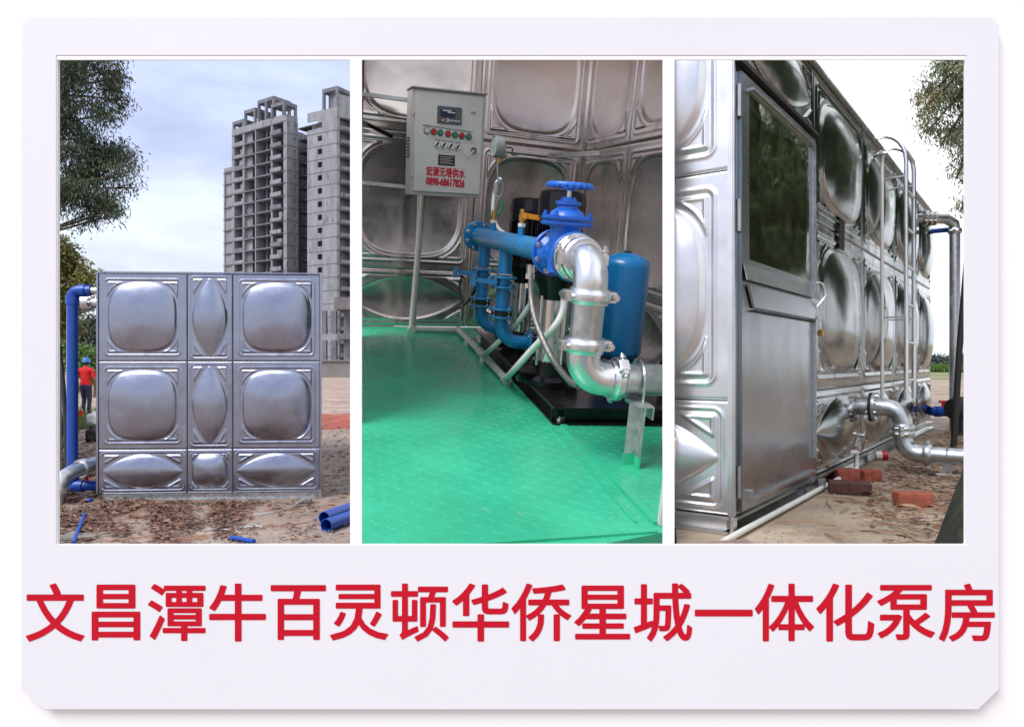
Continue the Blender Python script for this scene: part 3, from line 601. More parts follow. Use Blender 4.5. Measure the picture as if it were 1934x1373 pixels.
tree('round_tree', 'blue green round tree far behind the gap between riser and tank', tuple(G(168, 708)), cl([(165, 625, 22), (178, 610, 16), (160, 650, 20), (182, 640, 18), (172, 665, 20), (190, 625, 18)], 100, 1.5), 7000, .5, .14, 'leaf_far', r0=.4, hang=.2)
for i, (px, py, r, Y, lab) in enumerate(((128, 668, 22, 40, 'bright green climber bush above the white fence'), (158, 676, 24, 36, 'bright green bush right above the man in red'), (180, 684, 20, 34, 'green bush touching the left edge of the tank'), (112, 640, 20, 48, 'dark green bush at the far left edge'))):
    c = W(px, py, Y); tree('bush', lab, (c.x, c.y, 0), cl([(px, py, r), (px-10, py+10, r*.8), (px+9, py+12, r*.8), (px+2, py-10, r*.6), (px, py+20, r)], Y, .6), 5200, .16, .045, 'leaf_bright' if i < 3 else 'leaf_mid', r0=.1, group='bushes behind the fence', hang=.2)

# ------------------------------------------------------------------ white sheet fence, post, bits at the left edge
t = thing('sheet_fence', 'pale corrugated sheet fence running back along the left edge', 'fence', G(108, 850))
a, b = V((-5.95, 9.6, 0)), V((-13.5, 22.0, 0)); n = 60; d = (b-a)/n; s = V((-d.y, d.x, 0)).normalized()
for k in range(12):
    g = MB(); pts = []
    for i in range(6):
        q = a+d*(k*5+i)+s*(.03*(i % 2)); pts.append(q)
    for i in range(5): g.prism([pts[i]+V((0, 0, .05)), pts[i+1]+V((0, 0, .05)), pts[i+1]+s*.004+V((0, 0, .05)), pts[i]+s*.004+V((0, 0, .05))], (0, 0, 1.62))
    part(g, 'sheet', 'fence_white', t, angle=20)
g = MB()
for k in (0, 20, 40, 60): q = a+d*k-s*.06; g = MB(); g.box(q+V((0, 0, .85)), (.06, .06, 1.7)); part(g, 'post', 'galvanised', t)
g = MB(); g.tube([W(127, 905, 8.9), W(124, 790, 9.0), W(117, 700, 9.1), W(112, 660, 9.15)], .027, 10); g.cyl(W(112, 666, 9.15), W(111, 655, 9.15), .04, 10); q = W(127, 905, 8.9); g.cyl(q, V((q.x, q.y, 0)), .027, 10)
single(g, 'black_post', 'rubber', 'black leaning post at the left edge before the fence', 'post')
g = MB(); g.cyl(W(100, 786, 9.5), W(128, 766, 10.5), .035, 12); q = W(104, 786, 9.6); g.cyl(V((q.x, q.y, 0)), q, .02, 8); single(g, 'white_pipe', 'pvc_white', 'white pipe sloping up at the left edge', 'pipe')
g = MB()
for i in range(26):
    q = G(random.uniform(100, 126), random.uniform(800, 870)); g.tube([q, q+V((random.gauss(0, .1), random.gauss(0, .1), random.uniform(.15, .5))), q+V((random.gauss(0, .35), random.gauss(0, .2), random.uniform(.1, .6)))], .008, 5)
single(g, 'brush_pile', 'bark_dark', 'dark heap of twigs at the left edge behind the riser', 'twigs', kind='stuff')
def blob(c, sx, sy, sz, seed, n=14, rough=.35):
    g = MB(); c = V(c)
    for j in range(n+1):
        th = math.pi*j/n
        for i in range(2*n):
            ph = math.pi*i/n; d = V((math.sin(th)*math.cos(ph), math.sin(th)*math.sin(ph), math.cos(th))); k = 1+rough*NZ.noise(d*2.2+V((seed, 0, 0)))+rough*.5*NZ.noise(d*5+V((0, seed, 0))); p = V((d.x*sx, d.y*sy, d.z*sz))*k; p.z = max(p.z, -sz*.7); g.v.append(c+p)
    for j in range(n):
        for i in range(2*n): g.f.append((j*2*n+i, j*2*n+(i+1) % (2*n), (j+1)*2*n+(i+1) % (2*n), (j+1)*2*n+i))
    return g
p = G(176, 806); single(blob(p+V((0, 0, .14)), .17, .15, .2, 2), 'white_sack', 'bag_white', 'crumpled white sack beside the tank on the path', 'sack', angle=0)
p = G(178, 835); single(blob(p+V((0, 0, .13)), .12, .22, .19, 5), 'dark_bag', 'rubber', 'dark bag standing against the tank below the white sack', 'bag', angle=0)
t = thing('red_bucket', 'small red bucket on the ground by the man in red', 'bucket', G(148, 790)); p = G(148, 790)
g = MB(); g.lathe([(.09, 0), (.12, .2), (.128, .2), (.128, .215), (.112, .215), (.085, .02), (.0, .02)], p, (0, 0, 1), 18); part(g, 'pail', 'red_plastic', t)
g = MB(); g.tube([p+V((.118*math.cos(k*.3927), 0, .2+.12*math.sin(k*.3927))) for k in range(9)], .006, 6); part(g, 'bail', 'bolt', t)
# grass along the path
g = MB()
for _ in range(2600):
    q = G(random.uniform(104, 186), random.uniform(772, 812)); h = random.uniform(.05, .22); a_ = random.uniform(0, 6.3); s_ = V((math.cos(a_), math.sin(a_), 0)); g.add([q-s_*.006, q+s_*.006, q+V((random.gauss(0, .05), random.gauss(0, .05), h))], [(0, 1, 2)])
o = single(g, 'grass', 'leaf_bright', 'short grass growing along the path behind the riser', 'grass', V((0, 0, 0)), kind='stuff', angle=0)

# ------------------------------------------------------------------ man walking away
def skin_body(verts, edges, radii, name, sub=2):
    me = bpy.data.meshes.new(name); me.from_pydata([tuple(v) for v in verts], edges, []); o = bpy.data.objects.new(name, me); COL.objects.link(o)
    sk = o.modifiers.new('s', 'SKIN'); sk.use_smooth_shade = True
    for i, r in enumerate(radii): me.skin_vertices[0].data[i].radius = (r, r) if not isinstance(r, tuple) else r
    me.skin_vertices[0].data[0].use_root = True
    su = o.modifiers.new('d', 'SUBSURF'); su.levels = sub; su.render_levels = sub; bpy.context.view_layer.update()
    m2 = bpy.data.meshes.new_from_object(o.evaluated_get(bpy.context.evaluated_depsgraph_get())); bpy.data.objects.remove(o); bpy.data.meshes.remove(me); return m2
pf = G(162, 783)
t = thing('person', 'man seen from behind in red shirt, dark trousers and blue hard hat', 'person', pf)
vs, es, rs = [], [], []
def vert(p, r, fr=None):
    vs.append(V(p)); rs.append(r); i = len(vs)-1
    if fr is not None: es.append((fr, i))
    return i
pel = vert((0, 0, .88), (.16, .115)); wst = vert((0, 0, 1.04), (.15, .11), pel); chs = vert((0, 0, 1.22), (.185, .12), wst); shl = vert((0, .01, 1.35), (.15, .095), chs); nck = vert((0, .02, 1.44), (.058, .058), shl); hd = vert((.0, .03, 1.54), (.085, .10), nck); vert((0, .03, 1.62), (.075, .09), hd)
for s in (-1, 1):
    hip = vert((s*.09, 0, .82), (.105, .105), pel); kn = vert((s*.10, .03 if s > 0 else .10, .47), (.07, .07), hip); an = vert((s*.10, -.02 if s > 0 else .02, .09), (.05, .05), kn); vert((s*.115, .14 if s > 0 else .17, .035), (.045, .038), an)
    sh = vert((s*.20, .01, 1.345), (.072, .072), shl); eb = vert((s*.265, -.01, 1.07), (.05, .05), sh); wr = vert((s*.27, .07, .84), (.036, .036), eb); pm = vert((s*.268, .085, .765), (.042, .026), wr)
    for k in range(4):
        f1 = vert((s*(.268), .055+.02*k, .70), .0105, pm); vert((s*(.258), .057+.02*k, .655-.012*(k in (1, 2))), .009, f1)
    th = vert((s*.262, .125, .755), .012, pm); vert((s*.252, .14, .715), .010, th)
me = skin_body(vs, es, rs, 'body')
for m in ('shirt', 'trousers', 'skin', 'hair', 'rubber'): me.materials.append(MATS[m])
for p in me.polygons:
    c = p.center; r = math.hypot(c.x, 0)
    if c.z > 1.455: k = 3 if (c.z > 1.49 and c.y < .06) else 2
    elif c.z < .075: k = 4
    elif r > .215 and c.z < 1.13: k = 2
    elif c.z > .90: k = 0
    elif r > .215: k = 2
    else: k = 1
    p.material_index = k
o = bpy.data.objects.new('body', me); COL.objects.link(o); o.parent = t; BASE[o] = BASE[t]
g = MB(); b = pf+V((0, .03, 1.585)); g.lathe([(.118, 0), (.125, .012), (.118, .02), (.114, .06), (.095, .11), (.05, .14), (0, .147)], b, (0, 0, 1), 22)
part(g, 'hard_hat', 'helmet', t)
# ------------------------------------------------------------------ pump room (middle opening), in its own axes
Z3 = V((0, 0, 1))
wl = V((-.9148, -.4039, 0)); K0 = V((.523, 7.333, 0)); wr_ = V((.232, -.973, 0)).normalized()
def limit(o, d, px, hi):
    lo = 0.0
    for _ in range(50):
        m_ = (lo+hi)/2; x = rpx(o+d*m_+Z3*.5)[0]
        if (x > px) if d.x < 0 else (x < px): lo = m_
        else: hi = m_
    return lo
SL, SR = limit(K0, wl, 675, 3.5), limit(K0, wr_, 1261, 4.5)
rows = [(0, .522), (.522, 1.70), (1.70, 2.88)]
room = thing('pump_room_shell', 'steel pump room walls of dished panels meeting in a corner', 'room wall', K0, RM)
g = MB(); pL, pR = K0+wl*SL, K0+wr_*SR; nL, nR = V((wl.y, -wl.x, 0)), V((-wr_.y, wr_.x, 0))
nL = nL if nL.y > 0 else -nL; nR = nR if nR.x > 0 else -nR
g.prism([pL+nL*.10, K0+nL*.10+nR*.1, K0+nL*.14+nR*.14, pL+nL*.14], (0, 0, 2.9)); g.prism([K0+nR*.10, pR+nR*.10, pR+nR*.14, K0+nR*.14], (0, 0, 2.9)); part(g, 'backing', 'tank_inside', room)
for z0, z1 in rows:                                   # left wall from the corner leftwards, right wall from the corner towards the viewer
    for k, (a, wd) in enumerate(((0, 1.07), (1.07, 1.18))):
        cut = max(0, a+wd-SL); me = panel_mesh('panel', wd, z1-z0, 'room_steel', -1, cut, wd, seed=11+k+z0*3, pitch=.010, deep=.05)
        put(me, 'panel', room, frame_of(K0+wl*(a+wd)+Z3*z0, -wl))
    for k, (a, wd) in enumerate(((0, 1.18), (1.18, 1.18), (2.36, 1.18))):
        if a > SR: continue
        me = panel_mesh('panel', wd, z1-z0, 'room_steel', -1, 0, min(wd, SR-a), seed=21+k+z0*3, pitch=.011, deep=.05)
        put(me, 'panel', room, frame_of(K0+wr_*a+Z3*z0, wr_))
g = MB()
bis = (wl+wr_).normalized()
g.bar(K0+bis*.012, K0+bis*.012+Z3*2.88, .05, .012, bis); part(g, 'corner_angle', 'room_steel', room)
# roof over the rear part and the painted floor
def on_plane(px, Y, z):                               # point above ray px at distance Y, on the room's level z
    lo, hi = -3000.0, 4000.0
    for _ in range(60):
        m_ = (lo+hi)/2
        if R(px, m_, Y).z > z: lo = m_
        else: hi = m_
    return R(px, lo, Y)
g = MB(); zr = 2.9; g.prism([pL+nL*.14+Z3*zr, K0+nL*.14+nR*.14+Z3*zr, pR+nR*.14+Z3*zr, on_plane(1255, 5.0, zr), on_plane(680, 5.0, zr)], (0, 0, .04)); part(g, 'roof', 'room_steel', room)
fl = MB(); fa, fb = RF(676, 1040), RF(1150, 1027.5)
poly = [RF(676, 1040), RF(1120, 1031), RF(1259, 1004), V((pR.x, pR.y, 0)), K0.copy(), V((pL.x, pL.y, 0))]
fl.prism([p-Z3*.05 for p in poly], (0, 0, .05)); floor = single(fl, 'floor', 'floor_green', None, None, V((0, 0, 0)), RM); floor['kind'] = 'structure'
# raised tread bars of the chequer plate
def inside(x, y):
    r = False; n = len(poly); j = n-1
    for i in range(n):
        a, b = poly[i], poly[j]
        if (a.y > y) != (b.y > y) and x < (b.x-a.x)*(y-a.y)/(b.y-a.y)+a.x: r = not r
        j = i
    return r
NEAR, FAR = RF(1045, 803), RF(895, 640); ka = (FAR-NEAR).normalized(); kr = V((ka.y, -ka.x, 0))
g = MB(); sp = .052
for i in range(-30, 60):
    for j in range(-40, 75):
        p = NEAR+kr*(i*sp)+ka*(j*sp)
        if p.y > 6.4 or not inside(p.x, p.y): continue
        d = (ka+kr).normalized() if (i+j) % 2 else (ka-kr).normalized(); s = V((-d.y, d.x, 0)); L_, w_ = .024, .006
        g.add([p-d*L_, p-s*w_, p+d*L_, p+s*w_, p-d*L_*.55+Z3*.0016, p+d*L_*.55+Z3*.0016], [(0, 1, 4), (1, 2, 5), (1, 5, 4), (2, 3, 5), (3, 0, 4), (3, 4, 5)])
tr = part(g, 'tread_pattern', 'floor_green', floor, kind='stuff', angle=25)
g = MB(); g.bar(NEAR+kr*.05-ka*.02+Z3*.006, NEAR+kr*.05-ka*1.27+Z3*.006, .035, .012); g.bar(NEAR-kr*.03-ka*.02+Z3*.003, NEAR-kr*.03-ka*1.25+Z3*.003, .012, .008); part(g, 'plate_seam', 'floor_green', floor)
a, b = RF(860, 1030), RF(1238, 1004); g = MB(); g.bar(a+Z3*.004, b+Z3*.004, .03, .01); part(g, 'front_edge', 'floor_green', floor)
g = MB(); d = (b-a).normalized(); o_ = V((d.y, -d.x, 0)); g.prism([a-o_*.0-Z3*.075+d*.1, b+d*.4-Z3*.075, b+d*.4+o_*.4-Z3*.075, a+o_*.4-Z3*.075+d*.1], (0, 0, .02)); part(g, 'door_sill', 'sill', floor)
a = RF(1250, 992); g = MB(); g.bar(a, a+Z3*.34, .03, .03, d); part(g, 'door_post', 'pvc_grey', floor, bevel=.004)
# plinth carrying the room
g = MB(); wp = [RM @ (p-Z3*.052) for p in poly]; n_ = len(wp); g.v = wp+[V((p.x, p.y, -.02)) for p in wp]; g.f = [tuple(range(n_)), tuple(range(n_, 2*n_))[::-1]]+[(k, (k+1) % n_, n_+(k+1) % n_, n_+k) for k in range(n_)]
single(g, 'plinth', 'partition', None, None, V((0, 0, 0)))['kind'] = 'structure'

# ---- control cabinet
cA_, cB_, cC_, cD_ = R(782, 167, 5.75), R(920, 188, 5.95), R(906, 376, 6.1), R(774, 368, 5.9)
ux = (cB_-cA_); ux = (V((ux.x, ux.y, 0))).normalized(); WC = (cB_-cA_).length; HC = cA_.z-cD_.z
nx_ = V((ux.y, -ux.x, 0)); DC = .20
cab = thing('control_cabinet', 'grey wall cabinet with display, row of lamps and red lettering', 'control cabinet', cD_, RM)
o0 = V((cD_.x, cD_.y, cD_.z)); FC = frame_of(o0, ux)          # x right, z up, -y towards the viewer
TL = M.Rotation(math.radians(-1.5), 4, 'Y'); FC = FC @ TL
def cb(x0, x1, y0, y1, z0, z1): 
    g = MB(); g.box(((x0+x1)/2, (y0+y1)/2, (z0+z1)/2), (x1-x0, y1-y0, z1-z0)); g.v = [FC @ p for p in g.v]; return g
part(cb(0, WC, 0, DC, 0, HC), 'case', 'cabinet_edge', cab, bevel=.006)
door = part(cb(.022, WC-.022, -.016, -.002, .03, HC-.02), 'door', 'cabinet', cab, bevel=.004)
part(cb(-.01, WC+.012, -.035, DC, HC+.001, HC+.012), 'rain_lip', 'cabinet_edge', cab, bevel=.003)
def cf(u, v): return WC*u, HC*(1-v)                    # fractions of the front, v from the top
def cbx(u0, u1, v0, v1, y0, y1): (x0, z1), (x1, z0) = cf(u0, v0), cf(u1, v1); return cb(x0, x1, y0, y1, z0, z1)
scr = part(cbx(.335, .665, .145, .305, -.028, -.017), 'display_unit', 'panel_grey', cab, bevel=.002)
part(cbx(.375, .575, .175, .245, -.030, -.0285), 'lcd', 'lcd', scr)
g = cbx(.40, .52, .178, .190, -.0315, -.0303); g2 = cbx(.47, .57, .192, .205, -.0315, -.0303); g.add(g2.v, g2.f); part(g, 'reading', 'lcd_digits', scr)
for i in range(7):
    if i == 2:
        part(cbx(.455, .485, .255, .268, -.0315, -.0285), 'key', 'key_white', scr); part(cbx(.455, .485, .278, .291, -.0315, -.0285), 'key', 'key_white', scr)
    else: part(cbx(.352+i*.043, .382+i*.043, .266, .282, -.0315, -.0285), 'key', 'red_plastic' if i == 0 else 'key_white', scr)
def cyl_c(u, v, r, y0, y1, seg=18, r2=None):
    x, z = cf(u, v); g = MB(); g.cyl(FC @ V((x, y0, z)), FC @ V((x, y1, z)), r, seg, r2); return g
RL = WC*.034
for i, m in enumerate(('lamp_clear', 'lamp_red', 'lamp_green', 'lamp_red', 'lamp_green', 'lamp_red', 'lamp_green')):
    u, v = (.20, .295, .385, .49, .585, .68, .775)[i], .385+.004*i
    q = part(cyl_c(u, v, RL*1.25, -.024, -.015, 20), 'lamp_bezel', 'panel_grey', cab); g = cyl_c(u, v, RL, -.034, -.0242, 20, RL*.0+RL); part(g, 'indicator_lamp', m, q, bevel=.002)
for i in range(4):
    u, v = (.345, .435, .53, .625)[i], .505+.004*i
    q = part(cyl_c(u, v, RL*1.15, -.026, -.015), 'switch_bezel', 'bolt', cab); x, z = cf(u, v); g = MB(); g.box((0, 0, 0), (RL*.55, .018, RL*1.9)); g.v = [FC @ (M.Rotation(.5, 3, 'Y') @ p+V((x, -.034, z))) for p in g.v]; part(g, 'switch_knob', 'rubber', q, bevel=.002)
pl = part(cbx(.365, .595, .60, .70, -.019, -.0165), 'name_plate', 'plate', cab)
g = MB()
for k in range(5): q = cbx(.39, .57-.03*(k % 2), .615+k*.0155, .622+k*.0155, -.0203, -.0193); g.add(q.v, q.f)
part(g, 'plate_lines', 'plate_text', pl)
lk = part(cyl_c(.85, .535, RL*1.15, -.032, -.015), 'lock', 'panel_grey', cab); g = MB(); x, z = cf(.85, .535); g.bar(FC @ V((x, -.036, z)), FC @ V((x-.05, -.036, z-.055)), .014, .008, FC.to_3x3() @ V((0, -1, 0))); part(g, 'key', 'bolt', lk)
q = part(cbx(.79, .865, .165, .195, -.0178, -.0165), 'sticker', 'sticker', cab); part(cbx(.80, .855, .176, .184, -.0186, -.0179), 'stamp', 'sticker_ink', q)
for v in (.2, .78): part(cbx(.006, .02, v, v+.045, -.02, -.001), 'hinge', 'bolt', cab)
for k in range(7): part(cb(-.006, -.0005, .05, .16, HC*(.36+.03*k), HC*(.36+.03*k)+.01), 'vent_slot', 'tank_inside', cab)
def ctext(s, u, v, size, m, off=0.0, wide=1.0, rot=0.0, wu=None):
    me = glyphs(s, size, .0004, off); me.materials.clear(); me.materials.append(MATS[m]); x, z = cf(u, v)
    xs = [q.co.x for q in me.vertices]; zs = [q.co.y for q in me.vertices]; k = (wu*WC/(max(xs)-min(xs))) if wu else wide
    return put(me, 'lettering', cab, FC @ M.Translation((x, -.0172, z)) @ M.Rotation(rot, 4, 'Y') @ M.Rotation(math.pi/2, 4, 'X') @ M.Diagonal((k, 1, 1, 1)) @ M.Translation((-(max(xs)+min(xs))/2, -(max(zs)+min(zs))/2, 0)))
ctext('宏源无塔供水', .475, .765, HC*.094, 'ink_red', .0032, wu=.54, rot=.015)
ctext('0898-68617826', .475, .862, HC*.095, 'ink_red', .0048, wu=.54, rot=.02)
for i in range(7): ctext('水泵运行'[:4] if i else '电源指示', (.20, .295, .385, .49, .585, .68, .775)[i], .338+.004*i, .0165, 'ink', .0)
for i in range(4): ctext('手动 停', (.345, .435, .53, .625)[i], .462+.004*i, .015, 'ink', .0)
def wallp(px, py, off=.0):                             # on the left wall, `off` in front of it
    o = RMI @ V((0, 0, EYE)); d = (RMI @ W(px, py, 1))-o; n = nL; k = ((K0-n*off)-o).dot(n)/d.dot(n); return o+d*k
# two short steel arms from the cabinet to the wall
for i, (pa, pb, lab) in enumerate((((683, 178, .06), (772, 190, .16), 'upper bare steel flat bar holding the cabinet from the left'), ((683, 345, .06), (772, 354, .16), 'lower bare steel flat bar holding the cabinet from the left'))):
    g = MB(); g.bar(wallp(*pa), wallp(*pb), .03, .045, nL); single(g, 'mounting_bar', 'galvanised', lab, 'bar', frame=RM, group='cabinet mounting bars')
# dark braces
for pa, pb, lab, m in (((676, 226, .05), (740, 258, .30), 'dark steel brace sticking out left of the cabinet', 'black_gloss'),):
    g = MB(); g.bar(wallp(*pa), wallp(*pb), .035, .03); single(g, 'wall_brace', m, lab, 'brace', frame=RM)
g = MB(); a, b = wallp(1036, 298, .12), R(1155, 291, 6.6); g.bar(a, b, .05, .02); g.bar(a+Z3*.02, b+Z3*.02, .015, .03); single(g, 'corner_brace', 'room_steel', 'flat steel brace bridging the corner above the pumps', 'brace', frame=RM)
# ---- conduit from the cabinet and drain pipes on the floor
t = thing('floor_conduit', 'pale grey conduit dropping from the cabinet and running along the floor edge', 'conduit', RF(775, 620), RM)
c0, c1 = wallp(799, 366, .22), RF(777, 622, .03); c2, c3 = RF(866, 624, .03), RF(955, 716, .03)
g = MB(); g.tube([c0, c1], .026, 14); part(g, 'drop', 'pvc_grey', t)
c0b = wallp(791, 368, .2); g = MB(); g.tube([c0b+Z3*0, RF(783, 618, .03)], .012, 10); part(g, 'cable', 'pvc_grey', t)
g = MB(); g.tube([c1, c2], .024, 14); g.tube([c2, c3], .024, 14); part(g, 'floor_run', 'pvc_grey', t)
for c in (c1, c2, c3, c2*.45+c3*.55): g = MB(); d = (c3-c2).normalized(); g.cyl(c-d*.04, c+d*.04, .031, 14); part(g, 'coupling', 'pvc_grey', t)
for k in (.3, .65): g = MB(); q = c2*(1-k)+c3*k; g.box(q-kr*.03-Z3*.012, (.03, .03, .035)); part(g, 'clip', 'pvc_white', t)
# ---- skid
sk = thing('pump_skid', 'black painted steel skid under the pumps on the green floor', 'pump base', NEAR, RM)
Ls, Ws, Hs = (FAR-NEAR).length, 1.15, .10
n0 = NEAR+Z3*.0
g = MB(); q0, q1, q2, q3 = n0, n0+ka*Ls, n0+ka*Ls+kr*Ws, n0+kr*Ws
g.prism([p+Z3*(Hs-.02) for p in (q0+kr*.02+ka*.02, q1+kr*.02, q2, q3+ka*.02)], (0, 0, .016)); part(g, 'deck', 'black_paint', sk, bevel=.004)
g = MB()
for a, b in ((q0, q1), (q0, q3)):
    d = (b-a).normalized(); s = (kr if a is q0 and b is q1 else ka); a_ = a+s*.03; b_ = b+s*.03
    g.bar(a_+Z3*(Hs-.008), b_+Z3*(Hs-.008), .07, .012); g.bar(a_+Z3*.006, b_+Z3*.006, .07, .012); g.bar(a_+s*.03+Z3*Hs/2, b_+s*.03+Z3*Hs/2, .01, Hs-.026)
part(g, 'channel', 'black_paint', sk, bevel=.002)
g = MB(); g.bolt(q0+kr*.05+ka*.05+Z3*.012, Z3, .018, .014); part(g, 'anchor_bolt', 'bolt', sk)
ZS = Hs
# ---- pumps
def pump(label, top, rad, foot_z):
    c = V((top.x, top.y, foot_z)); Hh = top.z-foot_z
    t = thing('vertical_pump', label, 'pump', c, RM, 'vertical multistage pumps')
    g = MB(); g.lathe([(rad*.9, Hh*.855), (rad, Hh*.86), (rad*1.0, Hh*.96), (rad*.93, Hh*.99), (rad*.75, Hh), (0, Hh)], c, Z3, 32); part(g, 'fan_cover', 'black_gloss', t)
    g = MB(); g.lathe([(rad*.80, Hh*.60), (rad*.80, Hh*.858)], c, Z3, 32)
    for k in range(28):
        a = 2*math.pi*k/28; d = V((math.cos(a), math.sin(a), 0)); g.box(c+d*rad*.87+Z3*Hh*.73, (rad*.2, .006, Hh*.24), M.Rotation(a, 3, 'Z'))
    part(g, 'motor', 'black_gloss', t)
    g = MB(); g.lathe([(rad*.95, Hh*.55), (rad*.97, Hh*.555), (rad*.97, Hh*.585), (rad*.82, Hh*.60)], c, Z3, 28); g.lathe([(rad*.62, Hh*.45), (rad*.7, Hh*.5), (rad*.9, Hh*.55)], c, Z3, 28); part(g, 'motor_stool', 'black_gloss', t)
    g = MB(); g.lathe([(rad*.60, Hh*.13), (rad*.60, Hh*.46)], c, Z3, 32); part(g, 'column', 'chrome', t)
    for k in range(4):
        a = math.pi/4+k*math.pi/2; g = MB(); q = c+V((math.cos(a), math.sin(a), 0))*rad*.74; g.cyl(q+Z3*Hh*.11, q+Z3*Hh*.47, .009, 8); part(g, 'tie_rod', 'bolt', t)
    g = MB(); g.lathe([(rad*.95, 0), (rad*.95, Hh*.03), (rad*.75, Hh*.05), (rad*.72, Hh*.13)], c, Z3, 28); g.cyl(c+Z3*Hh*.06-kr*rad*1.35, c+Z3*Hh*.06+kr*rad*1.35, rad*.42, 18); part(g, 'foot', 'black_gloss', t)
    g = MB(); g.bolt(c-V((.2, .98, 0))*rad*1.0+Z3*Hh*.875, V((-.2, -.98, 0)), .008, .006); part(g, 'cover_screw', 'bolt', t)
    return t
pump('rear vertical pump with black motor cap between gauge and gate valve', R(1001, 374, 5.3), .135, ZS)
pump('front vertical pump with black motor cap right behind the blue gate valve', R(1064, 360, 4.25), .137, ZS)
# ---- blue header with branches
hL, hR = R(905, 458, 5.15), R(1046, 462, 3.75); hR.z = (hR.z+hL.z)/2; hL.z = hR.z
ha = (hR-hL).normalized(); hd = thing('blue_header_pipe', 'thick blue steel header pipe with two branches down to the pumps', 'pipe', V((hL.x, hL.y, 0)), RM)
rH = .061
g = MB(); g.cyl(hL, hR, rH, 32); part(g, 'header', 'header_blue', hd)
def flange(c, ax, r, th, m, parent, n=8, rr=.82, br=.013, bl=None, name='flange', both=True):
    ax = V(ax).normalized(); g = MB(); g.lathe([(r*.3, 0), (r-.004, 0), (r, .004), (r, th-.004), (r-.004, th), (r*.3, th)], c, ax, 32); f = part(g, name, m, parent)
    ref = Z3 if abs(ax.z) < .9 else V((1, 0, 0)); x = ax.cross(ref).normalized(); y = ax.cross(x)
    for k in range(n):
        a = 2*math.pi*(k+.5)/n; q = V(c)+(x*math.cos(a)+y*math.sin(a))*r*rr; g = MB(); g.bolt(q, -ax, br, br); 
        if both: g.bolt(q+ax*th, ax, br, br)
        part(g, 'bolt', 'bolt', f)
    return f
flange(hL-ha*.045, ha, .104, .022, 'header_blue', hd, br=.010); g = MB(); g.cyl(hL-ha*.068, hL-ha*.0455, .104, 32); part(g, 'blind_plate', 'header_blue', hd)
def branch(k, zdrop, ztop, rr):
    p = hL+ha*k; x, y = p.x, p.y; fz = lambda z: V((x, y, z)); zt = hL.z
    sp_ = MB(); sp_.cyl(fz(zt-rH*.6), fz(zt-.19), rr, 20); part(sp_, 'branch', 'header_blue', hd)
    flange(fz(zt-.205), -Z3, rr*1.9, .014, 'header_blue', hd, 4, .8, .008)
    g = MB(); g.cyl(fz(zt-.222), fz(zt-.262), rr*1.25, 20); v_ = part(g, 'valve_body', 'header_blue', hd); g = MB(); q = fz(zt-.24); g.bar(q-kr*.05-ka*.05, q-kr*.17-ka*.02, .03, .03); g.box(q-kr*.19-ka*.015, (.03, .05, .07)); part(g, 'valve_lever', 'header_blue', v_, bevel=.004)
    flange(fz(zt-.264), -Z3, rr*1.9, .014, 'header_blue', hd, 4, .8, .008)
    g = MB(); g.cyl(fz(zt-.278), fz(zt-.40), rr, 20); part(g, 'spool', 'header_blue', hd)
    flange(fz(zt-.40), -Z3, rr*1.9, .014, 'header_blue', hd, 4, .8, .008); g = MB(); g.cyl(fz(zt-.416), fz(zt-.448), rr*1.55, 20); part(g, 'rubber_joint', 'rubber', hd); flange(fz(zt-.45), -Z3, rr*1.9, .014, 'header_blue', hd, 4, .8, .008)
    ze = zt-.464; rb_ = .12; cE = fz(ze-.03)+kr*rb_
    pts = [fz(ze), fz(ze-.03)]+arc(cE, -kr*rb_, -Z3*rb_, math.pi/2, 8)[1:]; e_ = pts[-1]+kr*.06; g = MB(); g.tube(pts+[e_], rr, 20); part(g, 'elbow', 'header_blue', hd)
    flange(e_, kr, rr*1.9, .016, 'header_blue', hd, 4, .8, .009)
branch(.16, 0, 0, .040); branch(.66, 0, 0, .042)
# ---- fittings on top of the header
def on_header(k): return hL+ha*k+Z3*rH*.9
t = thing('pressure_gauge', 'round grey pressure gauge on a coiled stem above the header', 'gauge', on_header(.33), RM)
b0 = on_header(.33); gz = R(930, 308, 5.0); 
g = MB(); g.cyl(b0, b0+Z3*.05, .018, 12); part(g, 'socket', 'header_blue', t); g = MB(); g.cyl(b0+Z3*.05, b0+Z3*.07, .021, 6); part(g, 'nut', 'pvc_white', t)
g = MB(); g.cyl(b0+Z3*.07, b0+Z3*.13, .015, 10); part(g, 'ball_valve', 'brass', t); g = MB(); g.tube([b0+Z3*.10+kr*.02, b0+Z3*.13+kr*.045, b0+Z3*.19+kr*.05], .009, 8); part(g, 'lever', 'green_plastic', t)
zt_ = b0.z+.46
g = MB(); g.tube([b0+Z3*.13]+[b0+Z3*(.27+.055*math.sin(-1.57+i*.45))+kr*(.02-.03*math.cos(-1.57+i*.45)*1)+ka*.0016*i for i in range(0, 15)]+[b0+Z3*.40, b0+Z3*.46], .006, 8); part(g, 'siphon', 'galvanised', t)
gd = V((-.93, -.36, 0)).normalized(); gc = V((b0.x, b0.y, b0.z+.46+.066)); g = MB(); g.cyl(b0+Z3*.43, gc-Z3*.07, .016, 8); part(g, 'stem_nut', 'brass', t)
g = MB(); g.lathe([(.0, -.03), (.052, -.03), (.066, -.018), (.069, .0), (.069, .03), (.063, .036), (.058, .03), (0, .03)], gc, gd, 30); part(g, 'housing', 'gauge_grey', t); g = MB(); g.cyl(gc+gd*.0305, gc+gd*.033, .057, 28); part(g, 'dial', 'gauge_face', t)
t = thing('drain_valve', 'small brass valve with a yellow lever on the header', 'valve', on_header(.93), RM); b0 = on_header(.93)
